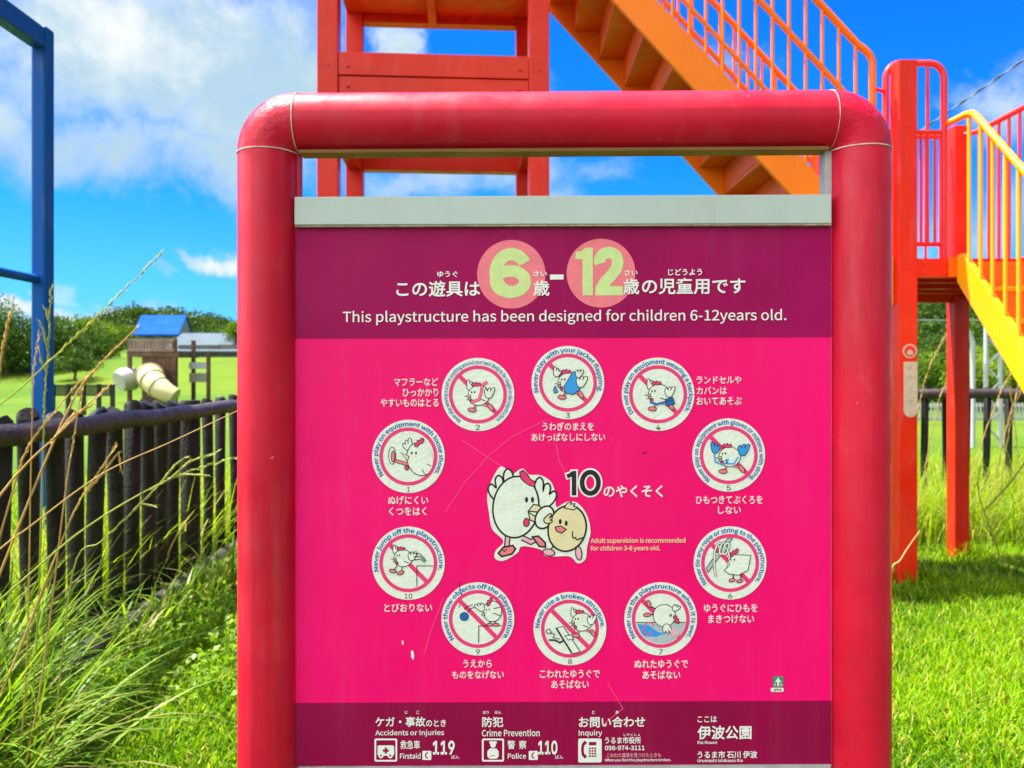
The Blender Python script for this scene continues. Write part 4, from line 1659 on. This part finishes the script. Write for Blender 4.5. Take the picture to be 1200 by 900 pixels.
# captions
CAP = [('ぬげにくい', (455, 502, 581, 591)), ('くつをはく', (456, 500, 594, 604)),
       ('マフラーなど', (462, 513.6, 442.8, 452.4)), ('ひっかかり', (472, 513.6, 455, 464.6)), ('やすいものはとる', (446.3, 514.2, 467, 476.7)),
       ('うわぎのまえを', (635.5, 695.7, 494.8, 504.4)), ('あけっぱなしにしない', (622.6, 709, 507.3, 516.8)),
       ('ランドセルや', (816, 868.3, 440.6, 449.8)), ('カバンは', (816, 851.4, 453, 462.2)), ('おいてあそぶ', (816, 868.8, 465, 474.6)),
       ('ひもつきてぶくろを', (815, 893.3, 580.6, 590.4)), ('しない', (841, 868, 592.8, 602)),
       ('ゆうぐにひもを', (824.6, 887.3, 707.2, 717.2)), ('まきつけない', (829.7, 883.3, 720, 729.8)),
       ('ぬれたゆうぐで', (743.3, 806, 772.6, 782.6)), ('あそばない', (752.7, 797, 785.4, 795.2)),
       ('こわれたゆうぐで', (632.7, 702.8, 784.2, 794.2)), ('あそばない', (646, 690, 796.4, 806.2)),
       ('うえから', (542.7, 576.5, 772.6, 781.8)), ('ものをなげない', (530, 590.6, 785.4, 795)),
       ('とびおりない', (450.5, 506.6, 706.8, 716.8))]
for s, b in CAP:
    text(s, b, 'white', panel, .018, name='caption')
# footer
FT = [('ケガ・事故', (440, 498.7, 839.4, 851.2), .03), ('のとき', (499.4, 522.7, 842.7, 851), .025), ('じ', (474.7, 478, 832.5, 836), .03), ('こ', (488, 491.5, 832.5, 836), .03),
      ('Accidents or Injuries', (440, 520.5, 854.6, 862.8), .022), ('救急車', (469.3, 492.4, 867, 877.2), .02), ('Firstaid', (468.8, 493, 881.8, 888.6), .025),
      ('119', (507, 533.3, 866.7, 884), .06), ('ばん', (529, 538.4, 884.2, 888.6), .01),
      ('防犯', (565, 590, 839.4, 851.5), .03), ('ぼう', (566, 572.8, 832.5, 836), .03), ('はん', (580, 587.5, 832.5, 836), .03),
      ('Crime Prevention', (564.8, 632.5, 854.2, 862.4), .022), ('警  察', (594.7, 617, 867, 877.2), .02), ('Police', (595, 616.5, 881.8, 888.6), .025),
      ('110', (630.3, 653.4, 866.7, 884), .06), ('ばん', (650.6, 660, 884.2, 888.6), .01),
      ('お問い合わせ', (678, 756, 839, 852), .03), ('と', (693.7, 697, 832.2, 836), .03), ('あ', (721, 724.8, 832.2, 836), .03),
      ('Inquiry', (678, 705.6, 854.8, 863.2), .022), ('うるま市役所', (708.6, 751, 862.8, 871), .028), ('しやくしょ', (730.6, 750, 858.8, 861.9), .02),
      ('098-974-3111', (708.6, 755.3, 873, 878.6), .035), ('When you find the playstructure broken.', (708.6, 786, 888, 892.4), .03),
      ('ここは', (817, 839.8, 838.5, 846), .024), ('伊波公園', (817, 880.5, 849.6, 866), .032), ('Iha Kouen', (817, 840, 867.4, 871.2), .03),
      ('うるま市 石川 伊波', (817, 887, 879.3, 888), .028), ('Urumashi Ishikawa Iha', (817, 870, 888.6, 892.4), .03)]
for s, b, o in FT:
    text(s, b, 'white', panel, o, .0016)
text('こわれた遊具を見つけたときも', (711, 774.3, 881.6, 886.9), 'rose', panel, .008, .0016)


def sq(art, u0, u1, v0, v1, mat, r=2.0):
    pts = []
    for (cu, cv, a0) in ((u1 - r, v0 + r, -90), (u1 - r, v1 - r, 0), (u0 + r, v1 - r, 90), (u0 + r, v0 + r, 180)):
        for k in range(5):
            a = R(a0 + k * 22.5)
            pts.append((cu + r * math.cos(a), cv + r * math.sin(a)))
    return art.poly(pts, mat)


W, FO, LI, BK = M['white'], M['footer'], M['lime'], M['black']
ic = Art(.0012)
sq(ic, 439, 465.6, 865, 892, W)
sq(ic, 441, 463.6, 867, 890, FO, 1.2)
sq(ic, 442.6, 462, 873, 885, W, 2)
ic.ell(446.6, 885, 3, 3, W).ell(457.4, 885, 3, 3, W).ell(446.6, 885, 1.2, 1.2, FO).ell(457.4, 885, 1.2, 1.2, FO)
sq(ic, 451, 453.6, 875.6, 882.6, FO, .2)
sq(ic, 448.8, 455.8, 877.8, 880.4, FO, .2)
ic.done('ambulance_symbol', panel)
ic = Art(.0012)
sq(ic, 564.8, 590.7, 865, 892, W)
sq(ic, 566.8, 588.7, 867, 890, FO, 1.2)
ic.ell(577.8, 872.4, 3.3, 3.4, W)
sq(ic, 573.4, 582.2, 868.2, 870.8, W, .8)
ic.poly([(571.2, 880), (574, 876.6), (581.6, 876.6), (584.4, 880), (584.4, 886), (581.8, 888.6), (573.8, 888.6), (571.2, 886)], W)
ic.line([(574, 885.6), (580, 884.8)], .8, FO)
ic.done('police_symbol', panel)
for (u0, v0) in ((495, 879.5), (619.6, 879.5)):
    ic = Art(.0012)
    sq(ic, u0, u0 + 10.6, v0, v0 + 10.6, W, 1)
    ic.line([(u0 + 6.6, v0 + 2), (u0 + 4.4, v0 + 3.2), (u0 + 3.7, v0 + 5.3), (u0 + 4.4, v0 + 7.4), (u0 + 6.6, v0 + 8.6)], 1.3, FO)
    ic.done('telephone_symbol', panel)
ic = Art(.0012)
sq(ic, 677.5, 705, 865, 893, W)
ic.line([(686.6, 868.6), (683.2, 872), (682.3, 878), (683.2, 884), (686.6, 887.4)], 3, FO)
ic.line([(683.6, 869.6), (687.2, 870.6)], 3.2, FO).line([(683.6, 886.4), (687.2, 885.4)], 3.2, FO)
sq(ic, 690, 698.6, 869, 873, FO, .4)
for a in range(3):
    for b in range(4):
        sq(ic, 690 + a * 3.1, 692.2 + a * 3.1, 875.4 + b * 3, 877.4 + b * 3, FO, .2)
ic.done('keypad_telephone_symbol', panel)
# green maker mark
ic = Art(.0010)
sq(ic, 905.8, 917.4, 792.3, 804.8, M['jade'], .6)
ic.poly([(911.6, 793.6), (915.4, 799), (912.6, 799), (912.6, 803.6), (910.6, 803.6), (910.6, 799), (907.8, 799)], W)
ic.line([(907.2, 803.2), (908.8, 800.8)], 1, W).line([(916, 803.2), (914.4, 800.8)], 1, W)
sq(ic, 902.8, 918.2, 805.6, 810.4, W, 2.2)
ic.done('association_mark', panel)
text('JPFA', (905.5, 915.6, 806.5, 809.5), 'black', panel, .03, .0016)

# wear on the board
sc = Art(.0009)
sc.line([(522, 600), (545, 565), (575, 532), (600, 512), (640, 492)], .7, M['scratch'])
sc.line([(540, 515), (590, 548)], .45, M['scratch'])
sc.line([(498, 765), (505, 740), (520, 700)], .4, M['scratch'])
sc.line([(652, 520), (655, 540), (662, 552)], .5, M['scratch'])
sc.line([(712, 800), (730, 830), (705, 850)], .4, M['scratch'])
sc.poly([(471, 750), (473, 751), (473, 755), (471.4, 755)], W)
sc.poly([(481.6, 763), (484, 761.6), (485.6, 768), (484.6, 773), (482, 770)], W)
sc.poly([(716, 516), (719, 514), (719.5, 515.4), (717, 517)], M['ring'])
sc.poly([(753, 530), (757, 529), (757, 531), (754, 531.6)], M['header'])
sc.line([(538, 682), (541, 700), (538, 712)], .4, M['black'])
sc.done('scratches', panel)

# ---- the ten rule badges
BW = M['badge']


def wing(a, u, v, s, flip=1, rot=0.0, fill=None, lw=.8):
    s *= .74
    pts = [(-.6, 1), (-4.6, -3.4), (-5.6, -7.2), (-3.8, -9), (-1.9, -7.2), (-2.0, -10.6), (-.4, -12.6), (1.4, -11.2), (1.7, -8.4), (2.2, -13), (4.2, -15.2), (6.2, -13), (6.8, -7), (6.2, -1), (3, 1.4)]
    c, q = math.cos(rot), math.sin(rot)
    pp = []
    for i in range(len(pts)):
        p0, p1, p2, p3 = (Vector(pts[(i + q_) % len(pts)]) for q_ in (-1, 0, 1, 2))
        for k in range(4):
            t = k / 4
            w = 0.5 * ((2 * p1) + (-p0 + p2) * t + (2 * p0 - 5 * p1 + 4 * p2 - p3) * t * t + (-p0 + 3 * p1 - 3 * p2 + p3) * t ** 3)
            pp.append((w.x, w.y))
    P = [(u + (x * flip * c - y * q) * s, v + (x * flip * q + y * c) * s) for x, y in pp]
    a.outl(P, lw, fill or BW, BK)


def comb(a, u, v, s, rot=0.0):
    pts = [(-6, 2), (-4.6, -1.6), (-2.6, -.8), (-1, -3.4), (1, -2), (3.4, -4), (5.6, -2.4), (4.4, 0), (1.6, 1.4), (-1, 2), (-3.4, 3.4)]
    c, q = math.cos(rot), math.sin(rot)
    a.outl([(u + (x * c - y * q) * s, v + (x * q + y * c) * s) for x, y in pts], .45, M['comb'], BK)


def foot(a, u, v, s, rot=0.0, mat=None):
    a.outl(ellpts(u, v, 5.2 * s, 2.6 * s, rot, 16), .6, mat or M['shoe'], BK)


def bird(a, u, v, s=1.0, face=-1, feet=True, wings=True, wingfill=None, tilt_=0.0):
    """plain cartoon bird, body about 14 s pixels in radius, looking left (face -1)"""
    f = face
    if wings:
        wing(a, u - f * -9 * s, v - 7 * s, 1.0 * s, f, 0, wingfill)
    a.outl(ellpts(u, v, 12.6 * s, 11.6 * s, 0, 30), .8, BW, BK)
    comb(a, u + f * 3 * s, v - 12.4 * s, .95 * s, f * -.35 if f < 0 else .35)
    a.ell(u + f * 8.2 * s, v - 3.6 * s, .9 * s, 1.5 * s, BK, n=10).ell(u + f * 4.8 * s, v - 3.9 * s, .9 * s, 1.5 * s, BK, n=10)
    a.outl([(u + f * 9.8 * s, v - .6 * s), (u + f * 16.4 * s, v + 1.2 * s), (u + f * 9.4 * s, v + 2.2 * s)], .6, M['beak'], BK)
    a.outl([(u + f * 9.6 * s, v + 2.4 * s), (u + f * 14 * s, v + 5 * s), (u + f * 8.6 * s, v + 4.8 * s)], .6, M['beak'], BK)
    a.outl(ellpts(u + f * 8.4 * s, v + 7 * s, 1.7 * s, 2.3 * s, 0, 10), .45, M['comb'], BK)
    if feet:
        a.line([(u + f * 4 * s, v + 11 * s), (u + f * 5.6 * s, v + 16 * s)], 2.6 * s, BK).line([(u + f * 4 * s, v + 11 * s), (u + f * 5.6 * s, v + 16 * s)], 1.5 * s, M['shoe'])
        foot(a, u + f * 8 * s, v + 17 * s, .95 * s, 0.1)
        a.line([(u - f * 5 * s, v + 10.4 * s), (u - f * 11 * s, v + 12.6 * s)], 2.6 * s, BK).line([(u - f * 5 * s, v + 10.4 * s), (u - f * 11 * s, v + 12.6 * s)], 1.5 * s, M['shoe'])
        foot(a, u - f * 14 * s, v + 14 * s, .95 * s, 1.0 if f < 0 else -1.0)
    if wings:
        wing(a, u - f * 9 * s, v + 1 * s, 1.15 * s, -f if f < 0 else -f, .45 if f < 0 else -.45, wingfill)
        a.line([(u - f * 1 * s, v + 4 * s), (u - f * 8 * s, v + 6.6 * s)], .6, BK)


def b1(a, u, v):
    a.outl(ellpts(u - 19, v - 1, 4, 10, 0, 20), .8, BW, BK)
    a.outl(ellpts(u - 18, v, 2.2, 6.4, 0, 14), .6, M['shoe'], BK)
    a.line([(u - 15, v + 5), (u - 1, v + 9)], 4, BK).line([(u - 15, v + 5), (u - 1, v + 9)], 2.6, M['shoe'])
    wing(a, u - 1, v - 8, 1.2, 1, -.1)
    a.poly(ellpts(u + 13.5, v + 3, 15, 19.5, -.25, 26, R(-88), R(268)), BW)
    a.line(ellpts(u + 13.5, v + 3, 15, 19.5, -.25, 26, R(75), R(300)), .9, BK)
    comb(a, u + 13, v - 16, 1.15, -.35)
    a.ell(u + 4, v - 4, 1.1, 1.8, BK, n=10).ell(u + 9, v - 4, 1.1, 1.8, BK, n=10)
    a.outl([(u + 1, v), (u - 9, v - 5), (u - 1, v + 5)], .6, M['beak'], BK)
    a.outl(ellpts(u - 2, v + 13, 2.2, 2.8, 0, 10), .5, M['comb'], BK)
    a.line([(u + 16, v + 15), (u + 19, v + 20)], .7, BK).line([(u + 22, v + 9), (u + 27, v + 11)], .7, BK)


def b2(a, u, v):
    bird(a, u + 1, v + 1)
    a.line([(u - 8, v + 9), (u + 1, v + 6), (u + 4, v - 3), (u + 5, v - 11), (u + 11, v - 15)], 3.2, M['ring'])
    a.line([(u - 8, v + 9), (u + 1, v + 6), (u + 4, v - 3), (u + 5, v - 11), (u + 11, v - 15)], 1.6, M['shoe'])


def b3(a, u, v):
    bird(a, u + 1, v + 0, wings=False)
    a.outl([(u - 5, v + 5), (u + 6, v - 13), (u + 12, v - 10), (u + 14, v + 8), (u + 6, v + 14), (u - 3, v + 12)], .7, M['skyblue'], BK)
    wing(a, u + 10, v - 8, .9, 1, .6)
    wing(a, u + 12, v + 3, 1.25, 1, .5)
    a.outl([(u - 15, v + 4), (u - 12, v + 11), (u - 16, v + 12), (u - 17, v + 8)], .6, M['skyblue'], BK)
    wing(a, u - 12, v - 8, .95, -1, 0)


def b4(a, u, v):
    bird(a, u + 1, v)
    a.line([(u - 10, v + 9), (u - 2, v + 11.5), (u + 8, v + 9)], 2.2, M['blue'])
    a.outl([(u + 8, v + 6), (u + 17, v + 3.6), (u + 19.4, v + 11), (u + 10, v + 14)], .7, M['blue'], BK)
    a.line([(u + 8.6, v + 8.6), (u + 18, v + 6.4)], .6, BK)


def b5(a, u, v):
    bird(a, u + 1, v + 2, wings=False)
    wing(a, u - 14, v - 4, 1.1, -1, -.2, M['skyblue'], .3)
    wing(a, u + 13, v - 2, 1.3, 1, .5, M['skyblue'], .3)
    a.line([(u - 17, v - 2), (u - 16, v + 8), (u - 8, v + 11), (u - 2, v + 9), (u - 1, v + 5), (u - 4, v + 6), (u - 2, v + 10), (u + 6, v + 10), (u + 11, v + 2)], 1.4, M['skyblue'])


def b6(a, u, v):
    a.outl([(u - 28, v + 6), (u - 3, v - 29), (u + 3, v - 29), (u - 26, v + 11)], .7, M['grey'], BK)
    for dx in (0, 5, 9):
        P = ellpts(u - 14 + dx, v - 17, 3, 7, .3, 14)
        a.line(P, 2.6, BK, closed=True)
        a.line(P, 1.5, BW, closed=True)
    for P in ([(u - 18, v - 15), (u - 19, v + 2), (u - 17, v + 16)], [(u - 4, v - 18), (u - 1, v - 8), (u - 3, v + 6)]):
        a.line(P, 2.6, BK).line(P, 1.5, BW)
    a.outl([(u + 4, v - 10), (u + 24, v - 9), (u + 21, v + 8), (u + 10, v + 14), (u - 1, v + 13), (u - 7, v + 9), (u - 1, v + 2), (u - 2, v - 3)], .8, BW, BK)
    comb(a, u + 5, v - 12, 1.0, -.3)
    a.ell(u + 1, v - 4, .8, 1.2, BK, n=8).ell(u + 5, v - 4, .8, 1.2, BK, n=8)
    a.line([(u - 8, v - 10), (u - 2, v - 3)], 1.5, M['comb'])
    for (du, dv) in ((2, 20), (11, 21)):
        a.line([(u + du + 2, v + 13), (u + du + 1, v + dv)], 1.2, BK)
        foot(a, u + du, v + dv, .72, -.2)


def b7(a, u, v):
    c = ellpts(u, v, 28.5, 28.5, 0, 40, R(10), R(170))
    a.poly(c, M['grey'])
    a.line([(u - 29, v + 4), (u + 29, v + 4)], .6, BK)
    a.poly([(u - 28, v + 6), (u - 14, v + 7), (u - 4, v + 15), (u + 6, v + 17), (u - 6, v + 21), (u - 20, v + 20)], M['skyblue'])
    a.line(ellpts(u - 14, v + 11, 6, 7, .2, 14, R(30), R(330)), 1.2, M['ring'])
    a.outl(ellpts(u + 4, v - 4, 13, 13, 0, 26), .8, BW, BK)
    wing(a, u + 4, v + 8, 1.1, -1, 2.6)
    comb(a, u + 18, v + 1, .9, 1.4)
    a.line([(u - 6, v - 12), (u - 13, v - 15)], 1.2, BK).line([(u - 8, v - 5), (u - 15, v - 6)], 1.2, BK)
    foot(a, u - 14, v - 18, .85, 1.2)
    foot(a, u - 16, v - 5, .85, -.1)
    wing(a, u + 14, v - 12, .8, 1, 1.0)
    a.line([(u + 10, v - 6), (u + 13, v - 3)], .7, BK).line([(u + 13, v - 6), (u + 10, v - 3)], .7, BK)
    a.poly([(u + 10, v + 14), (u + 15, v + 10), (u + 18, v + 14), (u + 22, v + 16), (u + 17, v + 18), (u + 14, v + 22), (u + 12, v + 17)], M['rose'])


def b8(a, u, v):
    bird(a, u + 14, v - 8, .92, feet=True)
    a.outl([(u - 16, v - 1), (u - 8, v - 3), (u + 12, v + 27), (u + 2, v + 29)], .7, BW, BK)
    a.line([(u - 16, v - 1), (u + 2, v + 28)], 1.8, BK)
    a.line([(u - 28, v + 4), (u - 18, v + 6), (u - 20, v + 10), (u - 12, v + 12)], .8, BK)
    a.line([(u - 25, v + 13), (u - 18, v + 13), (u - 12, v + 16), (u - 8, v + 14)], 1.8, BK)
    a.outl([(u - 28, v + 2), (u - 24, v), (u - 22, v + 4), (u - 26, v + 6)], .6, BW, BK)
    a.outl([(u - 6, v + 8), (u + 2, v + 7), (u + 4, v + 12), (u - 2, v + 13)], .6, BW, BK)


def b9(a, u, v):
    a.line([(u + 1, v + 28), (u + 1, v + 8), (u + 28, v + 8)], .8, BK)
    a.outl(ellpts(u + 17, v - 9, 11, 12, 0, 24), .8, BW, BK)
    wing(a, u + 7, v - 12, 1.0, -1, -.9)
    comb(a, u + 14, v - 20, .9, -.7)
    a.ell(u + 10, v - 11, .7, 1.2, BK, n=8).ell(u + 13.4, v - 11, .7, 1.2, BK, n=8)
    a.outl([(u + 8, v - 8), (u + 4, v - 5), (u + 8, v - 4)], .5, M['beak'], BK)
    for dx in (14, 20):
        a.line([(u + dx, v + 2), (u + dx, v + 6)], 1.2, BK)
    foot(a, u + 14, v + 6.6, .7, 0)
    foot(a, u + 21, v + 6.6, .7, 0)
    a.line([(u + 18, v - 7), (u + 26, v - 4)], .6, BK).line([(u + 18, v - 12), (u + 26, v - 14)], .6, BK)
    a.outl(ellpts(u - 16, v - 3, 4.7, 4.7, 0, 20), .9, M['blue'], BK)
    a.line([(u - 16, v - 11), (u - 12, v - 15), (u - 6, v - 17)], .7, BK).line([(u - 12, v - 8), (u - 9, v - 12), (u - 4, v - 14)], .7, BK)


def b10(a, u, v):
    a.line([(u + 10, v + 27), (u + 10, v + 3), (u + 29, v + 3)], .8, BK)
    bird(a, u - 6, v - 6, .86, feet=False)
    foot(a, u - 18, v + 9, .8, .2)
    foot(a, u - 9, v + 11, .8, -.4)
    a.line([(u - 13, v + 3), (u - 17, v + 8)], .9, BK).line([(u - 7, v + 4), (u - 8, v + 9)], .9, BK)
    for k in range(3):
        a.line([(u + 6, v - 4 - k * 4), (u + 14, v - 5 - k * 3), (u + 19 + k, v - 1 - k)], .6, BK)


BAD = [((478.7, 534.8), 1, 'Never play on equipment with loose shoes.', 216, -33, b1),
       ((560.1, 462.3), 2, 'Never play wearing a scarf or anything around your neck likely to be caught on the playstructure.', 236, -55, b2),
       ((665.4, 448.4), 3, 'Never play with your jacket flapping.', 197, -17, b3),
       ((771.0, 462.0), 4, 'Do not play on equipment wearing a backpack.', 216, -33, b4),
       ((853.7, 533.2), 5, 'Never play on equipment with gloves or mittens with string.', 232, -50, b5),
       ((855.3, 659.5), 6, 'Never tie any rope or string to the playstructure.', 220, -36, b6),
       ((774.1, 725.0), 7, 'Never use the playstructure when it is wet.', 215, -35, b7),
       ((667.8, 736.4), 8, 'Never use a broken structure.', 178, 2, b8),
       ((560.0, 725.0), 9, 'Never throw objects off the playstructure.', 219, -38, b9),
       ((478.6, 659.8), 10, 'Never jump off the playstructure.', 194, -12, b10)]
for (c, k, s, a0, a1, fn) in BAD:
    d = Art(.0010)
    d.ell(c[0], c[1], 42.6, 42.9, BW, n=64)
    bd = d.done('rule_badge', panel)
    bd.parent = SIGN
    bd.location = Vector(panel['_o']) - Vector(SIGN['_o'])
    bd['_o'] = panel['_o']
    bd['label'] = 'round white rule badge number %d' % k
    a = Art(.0013)
    a.ring(c[0], c[1], 29.8, 34.0, M['ring'])
    if k != 1:
        q = math.sqrt(.5)
        n = 2.6
        e = 30.2 * q
        a.poly([(c[0] - e + n * q, c[1] - e - n * q), (c[0] + e + n * q, c[1] + e - n * q), (c[0] + e - n * q, c[1] + e + n * q), (c[0] - e - n * q, c[1] - e + n * q)], M['ring'])
    a.done('ban_ring', bd)
    a = Art(.0017)
    fn(a, c[0], c[1])
    a.done('bird_picture', bd)
    arc_text(s, c, 35.9, 4.9 if k != 2 else 4.4, a0, a1, 'blue', bd, .034 if k != 2 else .02, .0016)
    w = 2.3 if k < 10 else 4.4
    if k == 1:
        w = 1.4
    text(str(k), (c[0] - w, c[0] + w, c[1] + 35.4, c[1] + 41.4), 'black', bd, .0, .0016, name='number')

# centre picture: a plain hen and a chick
a = Art(.0011)
HO = [(571, 582), (575, 566), (586, 547), (597, 553), (599, 557), (612, 549), (620, 556), (634, 557), (646, 565), (651, 580), (652, 594), (664, 588), (676, 589), (687, 602),
      (692, 622), (688, 640), (686, 655), (677, 660), (668, 652), (650, 652), (638, 651), (634, 644), (612, 640), (606, 648), (590, 657), (580, 654), (581, 645), (590, 634),
      (577, 620), (573, 600)]
HS = []
for i_ in range(len(HO)):
    p0, p1, p2, p3 = (Vector(HO[(i_ + q) % len(HO)]) for q in (-1, 0, 1, 2))
    for k_ in range(5):
        t = k_ / 5
        HS.append(tuple(0.5 * ((2 * p1) + (-p0 + p2) * t + (2 * p0 - 5 * p1 + 4 * p2 - p3) * t * t + (-p0 + 3 * p1 - 3 * p2 + p3) * t ** 3)))
a.poly(HS, BW)
K = 1.9
wing(a, 588, 589, 3.45, 1, -.10, None, K)
wing(a, 638, 594, 3.0, -1, .12, None, K)
a.line([(595, 628), (594, 640)], 6.4, BK).line([(595, 628), (594, 641)], 3.4, M['rose'])
a.line([(612, 630), (622, 635), (628, 632)], 6.4, BK).line([(612, 630), (622, 635), (628, 632)], 3.4, M['rose'])
a.outl([(584, 648), (590, 641), (601, 639), (604, 643), (600, 649), (588, 652)], K, M['shoe'], BK)
a.outl([(624, 629), (631, 628), (639, 636), (639, 641), (632, 640)], K, M['shoe'], BK)
a.line([(588, 643), (591, 646), (594, 643)], .9, BK)
a.outl(ellpts(604.5, 594, 26.8, 36, .12, 40), K, BW, BK)
a.outl([(609, 553), (613, 551), (618, 556), (621, 561), (626, 564), (627, 570), (621, 569), (615, 565), (610, 560)], 1.2, M['comb'], BK)
a.ell(617, 585.5, 1.9, 3.4, BK, n=14).ell(624, 585.5, 1.9, 3.4, BK, n=14)
a.outl([(619, 599), (625, 591), (631, 592), (638, 598), (634, 600)], 1.4, M['beak'], BK)
a.outl([(619, 600), (629, 606), (630, 613), (621, 609)], 1.4, M['beak'], BK)
a.outl(ellpts(616.8, 612, 3.4, 4.8, 0, 14), 1.2, M['comb'], BK)
a.outl(ellpts(638, 606, 10, 14, .5, 20), K, BW, BK)
a.outl(ellpts(664.5, 619, 22, 27, .25, 36), K, M['cream'], BK)
a.outl([(661, 595), (664.6, 589.4), (669.6, 587.6), (668.4, 590.6), (673.4, 590), (671.8, 593), (676.4, 594), (672, 597.4)], 1.2, M['cream'], BK)
a.ell(656.4, 611, 1.8, 3.2, BK, n=12).ell(663.4, 613, 1.8, 3.2, BK, n=12)
a.outl([(650.5, 617.5), (657, 616), (663.5, 620), (658, 624.6), (652, 622)], 1.2, M['shoe'], BK)
a.line([(671, 622), (670.6, 628), (672, 630.4), (674.4, 629.4), (675, 631.6), (677, 632.4), (679, 630.6), (680.6, 631.4), (682.6, 629)], 1.3, BK)
wing(a, 640, 612, 1.0, -1, .8, M['cream'], 1.3)
a.outl(ellpts(643, 647, 7, 4, .15, 16), 1.2, M['rose'], BK)
a.outl(ellpts(678, 648, 3.6, 8, -.1, 16), 1.2, M['rose'], BK)
a.line([(648, 639), (646, 643)], 1.4, BK)
a.done('hen_and_chick_picture', panel)

for o in list(bpy.data.objects):
    if '_o' in o:
        del o['_o']
